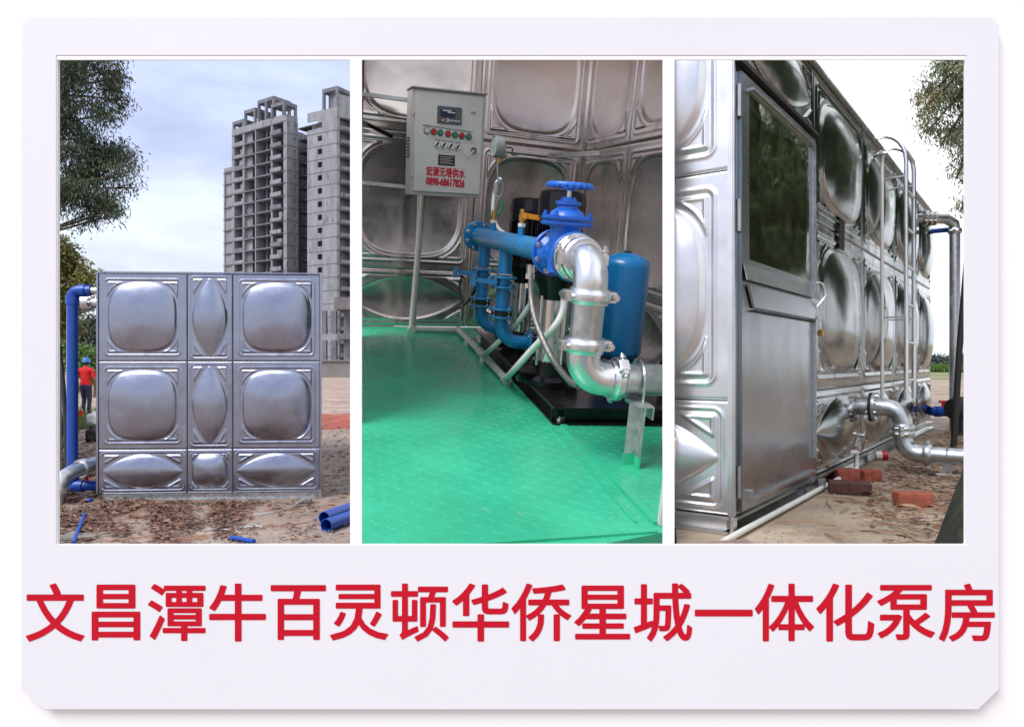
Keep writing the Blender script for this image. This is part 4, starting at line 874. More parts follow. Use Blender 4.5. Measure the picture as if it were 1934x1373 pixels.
g = MB(); g.cyl(b0, b0+Z3*.05, .020, 12); part(g, 'socket', 'header_blue', t); g = MB(); g.cyl(b0+Z3*.05, b0+Z3*.07, .024, 6); part(g, 'nut', 'pvc_white', t); g = MB(); g.cyl(b0+Z3*.07, b0+Z3*.15, .017, 12); g.cyl(b0+Z3*.085, b0+Z3*.12, .022, 6); part(g, 'ball_valve', 'brass', t)
g = MB(); g.bar(b0+Z3*.115-ka*.02, b0+Z3*.105-ka*.02+kr*.12, .010, .03, Z3); g.bar(b0+Z3*.112-ka*.02, b0+Z3*.11-ka*.02+kr*.02, .03, .034, Z3); part(g, 'lever', 'yellow_plastic', t, bevel=.003)
g = MB(); g.tube(smooth_path([R(945, 337, 5.15), R(935, 360, 5.2), R(931, 400, 5.2), R(940, 430, 5.2), R(962, 446, 5.15), R(985, 452, 5.1)], 5), .014, 10); single(g, 'white_cable_tube', 'pvc_white', 'white cable tube looping behind the pressure gauge', 'tube', frame=RM)
g = MB(); g.tube(smooth_path([gc-gd*.03, gc-gd*.06+kr*.03, gc+kr*.09-Z3*.04, gc+kr*.13-Z3*.035], 5), .005, 6); single(g, 'gauge_lead', 'rubber', 'thin black lead curling from the gauge', 'cable', frame=RM)
# ---- gate valve, galvanised elbows and pipe
v0, v1 = hR+ha*.0, None
gv = thing('gate_valve', 'royal blue cast gate valve with round handwheel at the header end', 'gate valve', V((hR.x, hR.y, 0)), RM)
flange(hR+ha*.0, ha, .118, .024, 'valve_blue', gv, 8, .80, .014)
gl = .30; c = hR+ha*gl/2
g = MB(); g.lathe([(.10, .02), (.075, .05), (.072, gl-.05), (.10, gl-.02)], hR, ha, 28); g.lathe([(.076, -.085), (.078, .0), (.075, .12), (.083, .14)], c, Z3, 28); part(g, 'body', 'valve_blue', gv)
g = MB(); sq = ha.cross(Z3); 
def obx(c, sx_, sy_, z0, z1): return [c-ha*sx_-sq*sy_+Z3*z0, c+ha*sx_-sq*sy_+Z3*z0, c+ha*sx_+sq*sy_+Z3*z0, c-ha*sx_+sq*sy_+Z3*z0], V((0, 0, z1-z0))
g.prism(*obx(c, .095, .105, .138, .160)); g.prism(*obx(c, .095, .105, .164, .186)); part(g, 'bonnet_flange', 'valve_blue', gv, bevel=.008)
g = MB(); g.lathe([(.088, .186), (.078, .205), (.052, .222), (.048, .236), (.062, .239), (.062, .254), (.04, .257), (.034, .275), (.0, .275)], c, Z3, 24); part(g, 'bonnet', 'valve_blue', gv)
g = MB()
for a in (-1, 1):
    for b in (-1, 1): g = MB(); g.bolt(c+ha*.075*a+sq*.085*b+Z3*.186, Z3, .012, .014); part(g, 'bolt', 'valve_blue', gv)
g = MB(); g.cyl(c+Z3*.275, c+Z3*.315, .011, 10); part(g, 'stem', 'bolt', gv)
wh = c+Z3*.315; g = MB(); g.torus(wh+Z3*.016, Z3, .098, .0135, 40, 10); g.lathe([(.028, -.01), (.034, .0), (.034, .02), (.02, .03), (0, .03)], wh, Z3, 20)
for k in range(4): a = k*math.pi/2+.4; d = V((math.cos(a), math.sin(a), 0)); g.bar(wh+d*.025+Z3*.01, wh+d*.095+Z3*.014, .022, .012)
for k in range(20): a = k*math.pi/10; d = V((math.cos(a), math.sin(a), 0)); g.lathe([(.012, -.006), (.014, .006), (.006, .014)], wh+d*.103+Z3*.008, Z3, 8)
part(g, 'handwheel', 'valve_blue', gv)
e0 = hR+ha*gl
flange(e0-ha*.024, ha, .118, .024, 'valve_blue', gv, 0)
ga = thing('galvanised_outlet_pipe', 'galvanised pipe dropping from the gate valve through two elbows to the right', 'pipe', V((e0.x, e0.y, 0)), RM)
flange(e0+ha*.001, ha, .112, .022, 'aluminium', ga, 8, .80, .017)
rP = .078; down = -Z3
g = MB(); g.lathe([(.105, .02), (.088, .035), (.084, .075)], e0, ha, 28); part(g, 'adapter', 'aluminium', ga)
def coupling(c, ax, r, parent, bx_=None):
    ax = V(ax).normalized(); g = MB(); g.lathe([(r, -.034), (r+.010, -.034), (r+.014, -.020), (r+.022, -.014), (r+.024, 0), (r+.022, .014), (r+.014, .020), (r+.010, .034), (r, .034)], c, ax, 32); cp = part(g, 'coupling', 'aluminium', parent)
    ref = bx_ if bx_ is not None else (Z3 if abs(ax.z) < .9 else kr); x = (V(ref)-ax*V(ref).dot(ax)).normalized(); y = ax.cross(x)
    for s in (-1, 1):
        q = V(c)+x*s*(r+.03); g = MB(); g.prism([q-ax*.024-x*s*.03-y*.03, q+ax*.024-x*s*.03-y*.03, q+ax*.024+x*s*.018-y*.03, q-ax*.024+x*s*.018-y*.03], y*.06); part(g, 'lug', 'aluminium', cp, bevel=.006)
        g = MB(); q = q+x*s*.004; g.cyl(q-y*.065, q+y*.06, .0095, 10); g.cyl(q+y*.034, q+y*.05, .017, 6); g.lathe([(.017, -.05), (.017, -.036)], q, y, 10); part(g, 'clamp_bolt', 'bolt', cp)
    return cp
coupling(e0+ha*.085, ha, rP, ga, sq)
s0 = e0+ha*.105; rE = .105; cE = s0+down*rE
hz = V((ha.x, ha.y, 0)).normalized()
pts = [s0-hz*.03, s0]+arc(cE, -down*rE, hz*rE, math.pi/2, 10)[1:]; g = MB(); e1 = pts[-1]; g.tube(pts+[e1+down*.03], rP, 32); part(g, 'elbow', 'aluminium', ga)
coupling(e1+down*.05, down, rP, ga, kr)
fl2 = R(1098, 690, 3.3); zend = .38
L2 = e1+down*.05; e2 = V((e1.x, e1.y, zend+.155)); g = MB(); g.cyl(L2, e2, rP-.004, 32); part(g, 'pipe', 'galvanised', ga)
coupling(e2, down, rP, ga, kr)
c3 = V((e1.x, e1.y, zend+.105))+kr*.105; pts = [V((e1.x, e1.y, zend+.15))]+arc(c3, -kr*.105, down*.105, math.pi/2, 10); e3 = pts[-1]; g = MB(); g.tube(pts+[e3+kr*.03], rP, 32); part(g, 'elbow', 'aluminium', ga)
coupling(e3+kr*.065, kr, rP, ga, Z3-ka)
g = MB(); g.cyl(e3+kr*.05, e3+kr*.42, rP-.004, 32); part(g, 'pipe', 'galvanised', ga)
# pipe stand
ps = e3+kr*.13; st = thing('pipe_stand', 'galvanised angle iron stand with a hooped strap under the low pipe', 'pipe support', V((ps.x, ps.y, 0)), RM)
b0 = V((ps.x, ps.y, 0))-ka*.10; top = e3.z-rP
g = MB(); g.bar(b0, b0+Z3*(top-.01), .055, .006, -ka) ; g.bar(b0+kr*.026-ka*.03, b0+kr*.026-ka*.03+Z3*(top-.01), .006, .06, -ka); part(g, 'post', 'galvanised_rough', st)
g = MB(); q = b0+Z3*(top-.012); g.bar(q-ka*.06+kr*.03, q+ka*.28+kr*.03, .07, .008); g.bar(q-ka*.06+kr*.066-Z3*.03, q+ka*.28+kr*.066-Z3*.03, .006, .06); part(g, 'bracket', 'galvanised_rough', st)
g = MB(); ce = e3+kr*.17; pp = [ce-ka*(rP+.012)-Z3*(rP+.03)]+[ce+(-ka*math.cos(a)+Z3*math.sin(a))*(rP+.012) for a in [math.pi*k/14 for k in range(15)]]+[ce+ka*(rP+.012)-Z3*(rP+.03)]; g.tube(pp, .007, 8); part(g, 'strap', 'bolt', st)
g = MB(); g.bar(b0-kr*0+Z3*.001, b0+Z3*.055, .059, .010, -ka); g.bar(b0+kr*.026-ka*.03+Z3*.001, b0+kr*.026-ka*.03+Z3*.05, .010, .064, -ka); part(g, 'painted_foot', 'floor_green', st)
# pressure tank
tk = R(1177, 560, 4.75); tk = V((tk.x, tk.y, 0)); ttop = R(1182, 476, 4.75).z; rT = .149; tb = ttop-.70
tt = thing('pressure_tank', 'blue upright pressure tank with domed top behind the galvanised pipe', 'pressure tank', V((tk.x, tk.y, 0)), RM)
g = MB(); Hh = ttop-tb; prof = [(0, 0)]+[(rT*math.sin(a), .075*(1-math.cos(a))) for a in [math.pi/2*k/6 for k in range(1, 7)]]+[(rT, Hh*.5)]+[(rT*math.cos(a), Hh-.085+.085*math.sin(a)) for a in [math.pi/2*k/7 for k in range(0, 8)]]
g.lathe(prof, tk+Z3*tb, Z3, 36); part(g, 'vessel', 'tank_blue', tt)
g = MB(); g.lathe([(.024, Hh-.01), (.024, Hh+.006), (.018, Hh+.011), (0, Hh+.011)], tk+Z3*tb, Z3, 14); part(g, 'cap', 'rubber', tt)
for k in range(3):
    a = k*2.094+.5; d = V((math.cos(a), math.sin(a), 0)); g = MB(); g.bar(tk+d*rT*.8+Z3*.0, tk+d*rT*.8+Z3*(tb+.09), .05, .010, d); part(g, 'leg', 'tank_blue', tt)
# hoses
def hose(pts, r, name, m, lab, cat='hose', n=10, grp=None):
    g = MB(); g.tube(smooth_path(pts, 6), r, n); return single(g, name, m, lab, cat, frame=RM, group=grp)
hose([R(1004, 572, 4.5), R(985, 600, 4.6), R(958, 630, 4.75), R(930, 657, 4.9), RF(912, 672, .03)], .018, 'white_drain_hose', 'pvc_white', 'white drain hose slanting from the pump to the conduit, farther one')
hose([R(1066, 560, 4.0), R(1062, 590, 3.95), R(1045, 620, 3.95), R(1010, 655, 4.1), R(975, 694, 4.3), RF(955, 716, .035)], .019, 'white_drain_hose', 'pvc_white', 'white drain hose slanting down in front of the skid edge, nearer one')
hose([R(1003, 505, 3.95), R(1003, 560, 3.95), R(1010, 600, 3.9), R(1025, 640, 3.85), R(1045, 680, 3.75), R(1072, 715, 3.55), R(1092, 728, 3.45)], .016, 'braided_hose', 'braid', 'braided steel hose curving down in front of the pumps', n=14)
g = MB(); a = R(1003, 500, 3.95); g.cyl(a, a-Z3*.05, .024, 14); g.cyl(a-Z3*.05, a-Z3*.075, .028, 6); g.cyl(a-Z3*.10, a-Z3*.125, .027, 6); single(g, 'hose_fitting', 'bolt', 'steel union at the top of the braided hose', 'fitting', frame=RM)
hose([R(873, 520, 5.9), R(868, 545, 5.9), R(875, 575, 5.8), R(890, 560, 5.3), R(905, 530, 5.0)], .010, 'black_cable', 'rubber', 'black cable drooping beside the rear branch valve', 'cable')
# ------------------------------------------------------------------ tank seen along its side (right opening)
th = math.atan(1019/F); u = V((math.sin(th), math.cos(th), 0)); vL = V((-u.y, u.x, 0)); nS = V((u.y, -u.x, 0))
ZC = 3.2; C0 = V(((1380-CX)/F*ZC, ZC, ZB)); LP = (1986-1380)*ZC*.00057/u.y; NP = 5; LB = LP*4.78
lv = [.075, .575, 1.575, 2.455]                       # joints of the panel rows above the yard
tB = thing('steel_water_tank', 'glossy steel water tank with a door, its side tinted as if shaded, receding along its side', 'water tank', C0)
# how much of the end wall stands clear of the partition
lo, hi = 0.0, 2.0
for _ in range(50):
    m_ = (lo+hi)/2; p = C0+vL*m_
    if CX+F*p.x/p.y > 1267: lo = m_
    else: hi = m_
WE = lo
def sp(t, z, off=0.0): return C0+u*t+Z3*z+nS*off
g = MB(); q0 = C0+vL*(WE-.01); far = C0+u*LB+vL*.9
g.prism([C0+vL*.03+u*.03+Z3*.02, C0+u*LB+vL*.03+Z3*.02, far+Z3*.02, q0+u*.03+Z3*.02][::1], (0, 0, lv[3]-.03)); part(g, 'shell', 'side_steel_shaded', tB)
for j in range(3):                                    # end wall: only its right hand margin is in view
    h = lv[j+1]-lv[j]; wfull = 1.0; me = panel_mesh('panel', wfull, h if j < 2 else 1.0, 'end_steel_lit', 1, wfull-WE, wfull, 0, h, seed=31+j, pitch=.006)
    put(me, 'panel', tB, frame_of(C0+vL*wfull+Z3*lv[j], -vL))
for k in range(NP):
    a = LP*k; wd = min(LP, LB-a)
    for j in range(3):
        h = lv[j+1]-lv[j]
        if k == 0 and j < 2: continue
        if k == 0: me = panel_mesh('panel', wd, .42, 'side_steel_shaded', 1, seed=41, pitch=.009, deep=.06); put(me, 'panel', tB, frame_of(sp(a, lv[3]-.42), u)); continue
        me = panel_mesh('panel', wd, h, 'side_steel_shaded', 1, seed=50+k*3+j, pitch=.0095 if k < 3 else .014, deep=.08 if j else .07); put(me, 'panel', tB, frame_of(sp(a, lv[j]), u))
g = MB(); g.bar(C0+Z3*.008+nS*.01-u*.03, sp(LB, .008, .01), .06, .012); g.bar(C0+Z3*.066+nS*.006, sp(LB, .066, .006), .04, .012); g.bar(C0+Z3*.037-nS*.012, sp(LB, .037, -.012), .012, .05); part(g, 'base_frame', 'side_steel_shaded', tB)
g = MB(); g.bar(C0-u*.01+Z3*.008-nS*.0, C0+vL*WE-u*.01+Z3*.008, .06, .012); g.bar(C0-u*.004+Z3*.066, C0+vL*WE-u*.004+Z3*.066, .03, .012); g.bar(C0+u*.02+Z3*.037, C0+vL*WE+u*.02+Z3*.037, .012, .05); g.bar(C0-u*.02+nS*.02, C0-u*.02+nS*.02+Z3*.075, .014, .045, u); part(g, 'base_frame', 'end_steel_lit', tB)
g = MB(); g.bar(C0-u*.006+nS*.006+Z3*.075, C0-u*.006+nS*.006+Z3*lv[3], .03, .03, u); part(g, 'corner_trim', 'end_steel_lit', tB, bevel=.006)
g = MB(); g.bar(sp(0, lv[3]+.006, .004), sp(LB, lv[3]+.006, .004), .05, .016); part(g, 'top_trim', 'side_steel_shaded', tB)
# door
D0, D1, DZ0, DZ1 = .055, LP-.03, .085, 2.035
dr = []
g = MB(); g.prism([sp(D0-.03, DZ0-.03, .0), sp(LP-.005, DZ0-.03, .0), sp(LP-.005, DZ1, .0), sp(D0-.03, DZ1, .0)], nS*.012); leafm = MB(); leafm.prism([sp(D0+.01, DZ0, .0125), sp(D1-.02, DZ0, .0125), sp(D1-.02, DZ1-.02, .0125), sp(D0+.01, DZ1-.02, .0125)], nS*.014)
# door skin as a gently buckled sheet
def skin(t0, t1, z0, z1, off, amp, seed, nx=40, nz=60):
    g = MB()
    for j in range(nz+1):
        for i in range(nx+1):
            a, b = t0+(t1-t0)*i/nx, z0+(z1-z0)*j/nz; e = min(i, nx-i)/nx*8; e2 = min(j, nz-j)/nz*8; k = min(1, e)*min(1, e2)
            g.v.append(sp(a, b, .0266+(off-.0266)*k+amp*k*(NZ.noise(V((a*2.2, b*1.7, seed)))+.4*NZ.noise(V((a*7, b*5, seed))))))
    for j in range(nz):
        for i in range(nx): q = j*(nx+1)+i; g.f.append((q, q+1, q+nx+2, q+nx+1))
    return g
part(g, 'door_frame', 'side_steel_shaded', tB); mat('door_steel', (.43, .46, .485), .26, 1.0, var=.06, vscale=2.2, rvar=.05, bump=.006, bscale=7); dl = part(leafm, 'door', 'door_steel', tB, bevel=.003)  # door steel: lighter bluish tint carries the reflected sky
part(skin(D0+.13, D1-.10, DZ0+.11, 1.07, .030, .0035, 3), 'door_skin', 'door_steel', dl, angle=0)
mat('door_glass', (.10, .13, .07), .06, .85, var=.5, vscale=7, rvar=.03, bump=.02, bscale=4, col2=(.20, .24, .13))  # green mottling painted in for trees mirrored in the pane
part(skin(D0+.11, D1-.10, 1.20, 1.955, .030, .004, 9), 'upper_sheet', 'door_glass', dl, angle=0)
g = MB()
for a, b in (((D0+.12, 1.965), (D1-.09, 1.965)), ((D1-.085, 1.965), (D1-.085, 1.13))): g.bar(sp(*a, .034), sp(*b, .034), .012, .022, nS)
part(g, 'bright_moulding', 'galvanised', dl)
g = MB()
for a, b in (((D1-.085, 1.02), (D1-.085, .20)), ((D0+.12, .13), (D1-.085, .13)), ((D0+.12, .13), (D0+.10, .17))): g.bar(sp(*a, .036), sp(*b, .036), .012, .018, nS)
part(g, 'lower_moulding', 'galvanised', dl)
g = MB(); g.prism([sp(D0+.015, 1.17, .03), sp(D1-.03, 1.17, .03), sp(D1-.03, 1.10, .045), sp(D0+.015, 1.10, .045)], nS*.006); part(g, 'rail', 'galvanised', dl)
g = MB(); g.prism([sp(D0+.05, 1.085, .032), sp(D1-.05, 1.085, .032), sp(D1-.10, .985, .032), sp(D0+.13, .985, .032)], nS*.012); f_ = part(g, 'vent_hood', 'door_steel', dl, bevel=.003); g = MB(); g.bar(sp(D0+.14, .972, .036), sp(D1-.11, .972, .036), .008, .02, nS); part(g, 'vent_slot', 'tape', f_)
g = MB(); g.bar(sp(-.0, DZ1+.015, .02), sp(LP, DZ1+.012, .02), .040, .020); part(g, 'lintel', 'rubber', tB)
for z in (.22, 1.38, 2.0-.12): g = MB(); g.cyl(sp(D0-.008, z-.07, .02), sp(D0-.008, z+.07, .02), .009, 8); part(g, 'hinge', 'galvanised', tB)
g = MB(); g.tube(smooth_path([sp(D1-.075, 1.19, .03), sp(D1-.05, 1.185, .07), sp(D1-.045, 1.12, .085), sp(D1-.07, 1.06, .05), sp(D1-.08, 1.03, .03)], 5), .007, 8); part(g, 'handle', 'bolt', dl)
g = MB(); g.bar(sp(D1-.06, .995, .04), sp(D1+.03, .995, .04), .02, .008, nS)
part(g, 'hasp', 'galvanised', dl)
p = sp(D1-.01, .93, .05); lk = thing('padlock', 'padlock hanging from the hasp of the tank door', 'padlock', p-Z3*.05)
g = MB(); g.box(p-Z3*.02, (.03, .02, .035), M.Rotation(-th, 3, 'Z')); part(g, 'lock_body', 'brass', lk, bevel=.004); g = MB(); g.tube(smooth_path([p+u*.01, p+u*.01+Z3*.04, p+Z3*.058, p-u*.01+Z3*.04, p-u*.01], 4), .004, 6); part(g, 'shackle', 'bolt', lk)
g = MB()
for t_, z in ((LP*1.47, 1.575),): g.prism([sp(t_-.05, z-.10, .012), sp(t_+.09, z-.10, .012), sp(t_+.09, z+.10, .014), sp(t_-.05, z+.10, .014)], nS*.004)
single(g, 'black_tape_patch', 'tape', 'black tape patch over a panel joint right of the door', 'tape')
# ladder with hooped grab rails
ld = thing('tank_ladder', 'bare steel ladder with two hooped grab rails on the tank side', 'ladder', sp(3.5, 0, .2))
so_ = .20; zt = lv[3]+.05
for tt_ in (3.36, 3.76):
    g = MB(); rad = .17; top = lv[3]-.13; cen = sp(tt_, top, so_-rad); pts = [sp(tt_, .45, so_), sp(tt_, top, so_)]+[cen+nS*rad*math.cos(a)+Z3*rad*math.sin(a)*1.25 for a in [math.pi*k/12 for k in range(1, 13)]]+[sp(tt_, lv[3]+.0, so_-2*rad)]
    g.tube(pts, .017, 12); part(g, 'rail', 'aluminium', ld)
    for z in (2.2, 1.1):
        g = MB(); g.bar(sp(tt_, z, so_), sp(tt_, z, -.01), .03, .01); part(g, 'wall_bracket', 'galvanised', ld)
for z in [.6+.3*k for k in range(7)]:
    g = MB(); g.cyl(sp(3.36, z, so_), sp(3.76, z, so_), .012, 10); part(g, 'rung', 'aluminium', ld)
lg = thing('level_tube', 'thin clear level tube clipped upright to the tank side', 'level gauge', sp(3.1, .3, .07)); g = MB(); g.cyl(sp(3.12, .42, .07), sp(3.12, 2.36, .07), .013, 10); part(g, 'tube', 'pvc_white', lg)
for z in (.45, 2.34): g = MB(); g.cyl(sp(3.12, z, .11), sp(3.12, z, -.02), .016, 10); g.cyl(sp(3.05, z, .07), sp(3.2, z, .07), .014, 8); part(g, 'gauge_cock', 'bolt', lg)
# low outlet with flange, elbows and pipe to the right
tO = 2.455; zO = .735-.30
def flangeW(c, ax, r, th_, m, parent, n=8):
    ax = V(ax).normalized(); g = MB(); g.lathe([(r*.3, 0), (r, 0), (r, th_), (r*.3, th_)], c, ax, 26); f = part(g, 'flange', m, parent); ref = Z3 if abs(ax.z) < .9 else V((1, 0, 0)); x = ax.cross(ref).normalized(); y = ax.cross(x)
    for k in range(n): a = 2*math.pi*(k+.5)/n; q = V(c)+(x*math.cos(a)+y*math.sin(a))*r*.82; g = MB(); g.bolt(q, -ax, .009, .01); g.bolt(q+ax*th_, ax, .009, .01); part(g, 'bolt', 'bolt', f)
    return f
ot = thing('tank_outlet_pipe', 'galvanised outlet pipe stepping down from the tank and running right', 'pipe', sp(tO, 0, .3)); rO = .055
g = MB(); g.cyl(sp(tO, zO, -.02), sp(tO, zO, .12), rO, 24); part(g, 'stub', 'galvanised', ot)
flangeW(sp(tO, zO, .105), nS, .10, .018, 'rubber', ot); flangeW(sp(tO, zO, .125), nS, .10, .018, 'galvanised', ot)
cE = sp(tO, zO-.11, .20); g = MB(); pts = [sp(tO, zO, .14), sp(tO, zO, .20)]+arc(cE, Z3*.11, nS*.11, math.pi/2, 8)[1:]; e1 = pts[-1]; g.tube(pts+[e1-Z3*.05], rO+.004, 24); part(g, 'elbow', 'galvanised', ot)
def coupW(c, ax, r, parent):
    ax = V(ax).normalized(); g = MB(); g.lathe([(r, -.026), (r+.010, -.026), (r+.018, -.010), (r+.018, .010), (r+.010, .026), (r, .026)], c, ax, 26); cp = part(g, 'coupling', 'galvanised', parent); ref = Z3 if abs(ax.z) < .9 else u; x = (ref-ax*ref.dot(ax)).normalized(); y = ax.cross(x)
    for s in (-1, 1): q = V(c)+x*s*(r+.022); g = MB(); g.box(q, (.03, .03, .03)); g.cyl(q-y*.04, q+y*.04, .007, 8); part(g, 'lug', 'galvanised', cp, bevel=.004)
coupW(e1-Z3*.06, Z3, rO, ot); zL = .735-.60-.003
g = MB(); g.cyl(e1-Z3*.06, V((e1.x, e1.y, ZB+zL+.16)), rO-.004, 24); part(g, 'pipe', 'galvanised', ot); coupW(V((e1.x, e1.y, ZB+zL+.17)), Z3, rO, ot)
c4 = V((e1.x, e1.y, ZB+zL+.10))+nS*.10; pts = [V((e1.x, e1.y, ZB+zL+.15))]+arc(c4, -nS*.10, -Z3*.10, math.pi/2, 8); e5 = pts[-1]; g = MB(); g.tube(pts+[e5+nS*.03], rO+.004, 24); part(g, 'elbow', 'galvanised', ot)
coupW(e5+nS*.045, nS, rO, ot); coupW(e5+nS*.46, nS, rO, ot)
g = MB(); g.cyl(e5+nS*.03, e5+nS*5, rO-.003, 24); part(g, 'pipe', 'galvanised', ot)
g = MB(); q = e5+nS*.16; q0 = V((q.x, q.y, ZB)); g.bar(q0, q0+Z3*(zL-rO+.004), .05, .006, u); g.bar(q0-nS*.07+Z3*.004, q0+nS*.07+Z3*.004, .08, .008); g.tube([q+(u*math.cos(a)+Z3*math.sin(a))*(rO+.008) for a in [math.pi*k/10 for k in range(11)]], .005, 6); part(g, 'foot_bracket', 'galvanised', ot)
g = MB(); p = sp(tO-.16, zO-.16, .0); g.cyl(p, p+nS*.05, .012, 8); part(g, 'drain_cock', 'bolt', ot); g = MB(); g.cyl(sp(tO+.02, zO-.20, 0), sp(tO+.02, zO-.20, .07), .013, 8); part(g, 'drain_cock', 'bolt', ot)
# white drain pipe along the foot of the tank
dp = thing('white_drain_pipe', 'thin white plastic pipe along the foot of the tank', 'pipe', sp(0, 0, .05)); g = MB(); g.tube([sp(-.25, .02, .055), sp(0, .022, .055), sp(2.25, .022, .055)], .014, 10); part(g, 'run', 'pvc_white', dp); g = MB(); g.tube([sp(2.25, .022, .055), sp(2.27, .03, .055), sp(2.27, .125, .055), sp(2.25, .14, .055), sp(2.17, .14, .03)], .016, 10); part(g, 'rise', 'pvc_white', dp)
g = MB(); g.box(sp(LP, .035, .05), (.03, .05, .07), M.Rotation(-th, 3, 'Z')); part(g, 'clip', 'galvanised', dp)
# high overflow pipe and its downpipe at the far end
ov = thing('overflow_pipe', 'galvanised overflow pipe leaving the tank top and dropping at the far end', 'pipe', W(1803, 775, 8.0)); YV = 8.0
def ww(px, py, Y=YV): return W(px, py, Y)
a = ww(1722, 412, 7.7); b = ww(1798, 414); g = MB(); g.tube([a, b-V((.06, 0, 0))]+[b+V((.02, 0, -.05)), b+V((.03, 0, -.12))], .055, 18); part(g, 'arm', 'galvanised', ov)
p = b+V((.03, 0, -.1)); g = MB(); g.cyl(p, V((p.x, p.y, ZB)), .052, 18); part(g, 'downpipe', 'galvanised', ov)
for k in (.30, .42, .55): q = a*(1-k)+b*k; flangeW(q-V((.01, 0, 0)), (1, 0, 0), .085 if k < .5 else .075, .02, 'galvanised', ov, 6)
coupW(p-Z3*.03, Z3, .052, ov)
g = MB(); g.tube([ww(1750, 438, 8.1), ww(1795, 434, 8.1)], .026, 14); g.cyl(ww(1740, 438, 8.1), ww(1752, 438, 8.1), .03, 12); single(g, 'blue_vent_pipe', 'pipe_blue', 'short blue pipe below the overflow arm at the tank top', 'pipe')
g = MB(); g.tube([ww(1756, 776, 8.0), ww(1822, 780, 8.0)], .05, 14); g.cyl(ww(1766, 777, 8.0), ww(1776, 777, 8.0), .06, 14); t = single(g, 'blue_ground_pipe', 'pipe_blue', 'blue pipe running low past the far end of the tank', 'pipe')
g = MB(); p = ww(1782, 770, 8.0); g.cyl(p, p+Z3*.06, .02, 8); g.box(p+Z3*.065, (.09, .03, .025)); single(g, 'red_valve_handle', 'red_plastic', 'red valve handle on the low blue pipe', 'valve handle')
g = MB(); g.tube([V((W(1801, 812, 6.4).x, 6.4, ZB-.02)), W(1812, 660, 6.4), W(1824, 520, 6.4), W(1832, 430, 6.4)], .026, 10); single(g, 'black_pole', 'rubber', 'black leaning pole at the right edge before the downpipe', 'pole')
pm = thing('small_pump', 'small dark pump motor on the ground at the right edge', 'pump', W(1816, 790, 7.6)); p = W(1822, 772, 7.6); g = MB(); g.lathe([(.0, -.16), (.10, -.16), (.115, -.12), (.115, .12), (.09, .16), (0, .16)], p, (1, .2, 0), 20)
for k in range(18): a = k*.349; g.box(p+V((0, .12*math.cos(a), .12*math.sin(a))), (.2, .008, .03), M.Rotation(a, 3, 'X'))
part(g, 'motor', 'rubber', pm); g = MB(); g.box(V((p.x, p.y, (p.z-.11+ZB)/2)), (.2, .16, p.z-.11-ZB+.02)); part(g, 'foot', 'rubber', pm, bevel=.01)
# bricks
def brick(px, py, rot, m, lab, z=0.0, size=(.23, .11, .055), tilt=0.0):
    p = G(px, py, ZB)+Z3*z; g = MB(); g.box((0, 0, 0), size); me = mesh_of(g, 'brick', V((0, 0, 0)), 40, 0)
    bm = bmesh.new(); bm.from_mesh(me); bmesh.ops.bevel(bm, geom=bm.edges[:], offset=.003, segments=1, affect='EDGES'); bmesh.ops.subdivide_edges(bm, edges=[e for e in bm.edges if e.calc_length() > .03], cuts=4, use_grid_fill=True)
    for v in bm.verts: v.co += V((NZ.noise(v.co*30+V((px, 0, 0))), NZ.noise(v.co*30+V((0, px, 0))), NZ.noise(v.co*30+V((0, 0, px)))))*.006
    bm.to_mesh(me); bm.free(); me.materials.append(MATS[m]); o = bpy.data.objects.new('brick', me); COL.objects.link(o)
    o.matrix_world = M.Translation(p+Z3*size[2]/2) @ M.Rotation(rot, 4, 'Z') @ M.Rotation(tilt, 4, 'X'); return tag(o, lab, 'brick', 'loose bricks beside the tank')
brick(1605, 932, math.radians(-20), 'brick_dark', 'dark brown brick in front of the two red bricks by the tank', size=(.22, .115, .065))
brick(1596, 908, math.radians(8), 'brick_red', 'left of two red bricks behind the dark brick', size=(.15, .10, .075))
brick(1640, 908, math.radians(12), 'brick_red', 'right of two red bricks behind the dark brick', size=(.13, .10, .07))
brick(1724, 955, math.radians(-4), 'brick_orange', 'single orange brick lying apart near the trunk', size=(.17, .09, .07))
p = G(1666, 868, ZB); cn = thing('tin_can', 'white and red tin can on the ground under the outlet elbow', 'can', p); g = MB(); ax = V((.8, -.3, .1)).normalized(); g.lathe([(.030, -.045), (.034, -.04), (.034, .0)], p+Z3*.034, ax, 16); part(g, 'white_half', 'pvc_white', cn); g = MB(); g.lathe([(.0345, .0), (.0345, .035), (.030, .04)], p+Z3*.034, ax, 16); part(g, 'red_half', 'red_plastic', cn)
# leaning mossy trunk at the lower right and the tree above it
rt = thing('eucalyptus_tree', 'tree at the right edge with dark mossy foot and pale drooping leaves above', 'tree', G(1850, 1040, ZB))
f0 = G(1862, 1075, ZB); path = smooth_path([f0+V((-.10, -.15, -.1)), f0+V((.02, -.02, .25)), f0+V((.26, .12, .75)), f0+V((.75, .6, 2.2)), V((5.0, 6.4, 4.6)), V((7.4, 10.3, 6.6)), V((7.9, 11.2, 8.5))], 7); nn = len(path)
g = MB(); g.tube(path, [max(.03, .15*(1-.7*i/nn)*(1.0+.5*max(0, 1-i/6))) for i in range(nn)], 18)
for i, v in enumerate(g.v): v += V((NZ.noise(v*5), NZ.noise(v*5+V((9, 0, 0))), 0))*.035
part(g, 'trunk', 'bark_dark', rt, angle=0)
cls = cl([(1790, 135, 34), (1770, 165, 30), (1750, 200, 26), (1760, 240, 24), (1805, 190, 40), (1815, 245, 34), (1785, 262, 18), (1820, 300, 24), (1838, 150, 50), (1812, 325, 14), (1850, 250, 50), (1820, 385, 16), (1840, 380, 24), (1860, 100, 50), (1790, 95, 30)], 10.5, .5)
g = MB()
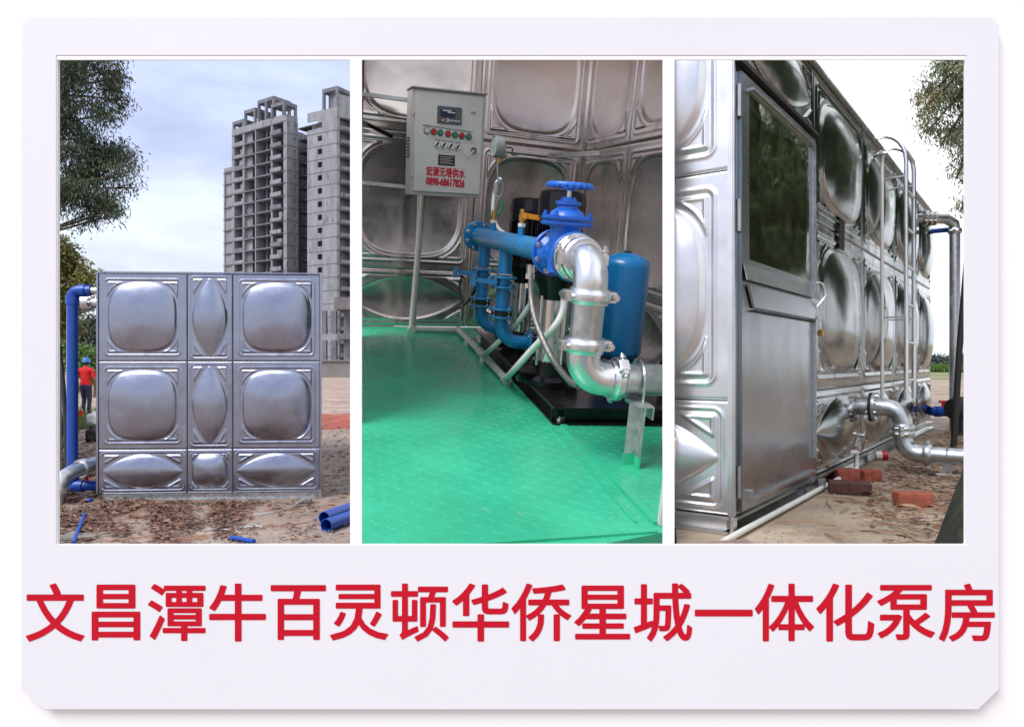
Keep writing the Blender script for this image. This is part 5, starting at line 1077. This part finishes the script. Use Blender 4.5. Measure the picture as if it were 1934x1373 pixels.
for c, r in cls:
    c = V(c); a = min(path[-16:], key=lambda q: (q-c).length); g.tube(smooth_path([a, a*.5+c*.5+V((0, 0, .15)), c, c+(c-a).normalized()*r*.5], 4), [.03*(1-.07*k) for k in range(13)], 6)
part(g, 'limbs', 'bark', rt, angle=60)
raw_part(leaves_mesh(cls, 26000, .075, .0085, 'leaf_grey', .8, gap=.07), 'crown', 'leaf_grey', rt)
# trees along the right of the yard (they are what the tank side mirrors)
for i, (x, y, h, r, lab) in enumerate(((9.6, 6.0, 4.4, 2.6, 'nearest dense tree at the right of the yard'), (12.0, 9.6, 5.0, 2.9, 'second dense tree along the right of the yard'), (15.5, 13.0, 5.4, 3.2, 'third dense tree along the right of the yard'), (7.4, 2.4, 4.0, 2.0, 'dense tree at the near right corner of the yard'), (21.5, 18.5, 5.4, 3.3, 'farthest dense tree along the right of the yard'))):
    cs = [((x+random.gauss(0, r*.45), y+random.gauss(0, r*.45), ZB+h+random.gauss(0, r*.35)), r*random.uniform(.45, .65)) for _ in range(12)]
    tree('dense_tree', lab, (x, y, ZB), cs, 16000, .26, .075, 'leaf_mid', r0=.2, group='trees along the yard')
# ground cover in the yard
def spB():
    while True:
        py = 700+abs(random.gauss(0, 120)); px = random.uniform(1560, 1840)
        if py < 716 or py > 1045: continue
        p = G(px, py, ZB); d = (p-C0).dot(nS)
        if d > .12+.25*random.random() and (px > 1640 or random.random() < .25): return p.x, p.y
litter(spB, 1300, 'leaf_litter', ZB, .025, .075, 'fallen brown leaves over the yard beside the tank side')
def spB2():
    while True:
        p = G(random.uniform(1400, 1840), random.uniform(800, 1045), ZB)
        if (p-C0).dot(nS) > .09: return p.x, p.y
pebbles(spB2, 1100, 'gravel', ZB, 'small stones and grit on the yard beside the tank', 'stone', .003, .013)
g = MB()
for _ in range(160):
    x, y = spB(); a = random.uniform(0, 6.3); L = random.uniform(.08, .3); d = V((math.cos(a), math.sin(a), 0)); q = V((x, y, ZB+.008)); g.tube([q, q+d*L*.5+V((0, 0, .01)), q+d*L+V((random.gauss(0, .02), random.gauss(0, .02), 0))], .0035, 5)
single(g, 'twigs', 'litter_c', 'dry twigs lying on the yard beside the tank', 'twigs', V((0, 0, 0)), kind='stuff')
# far hedge and trees on the horizon, right
for i, (px, r, Y, lab) in enumerate(((1764, 5, 150, 'left low tree on the horizon behind the downpipe'), (1780, 7, 170, 'middle low tree on the horizon behind the downpipe'), (1815, 6, 140, 'right low tree on the horizon at the right edge'), (1795, 5, 190, 'farthest low tree on the horizon'))):
    c = W(px, 683, Y); cs = cl([(px-r*1.2, 684, r*.8), (px, 680-r*.4, r), (px+r*1.2, 683, r*.9), (px, 687, r)], Y, 1); tree('far_tree', lab, (c.x, c.y, ZB), cs, 1400, .5, .18, 'leaf_far', r0=.3, group='far trees on the horizon', limbs=False)
g = MB()
for _ in range(2600):
    px = random.uniform(1740, 1840); Y = random.uniform(60, 95); q = W(px, CY, Y); q.z = ZB; h = random.uniform(.2, .75); g.add([q+V((-.12, 0, 0)), q+V((.12, 0, 0)), q+V((random.gauss(0, .12), 0, h)), q+V((random.gauss(0, .1), .1, h*.7))], [(0, 1, 2), (0, 1, 3)])
single(g, 'far_scrub', 'leaf_bright', 'green scrub along the far edge of the yard', 'scrub', V((0, 0, 0)), kind='stuff', angle=0)
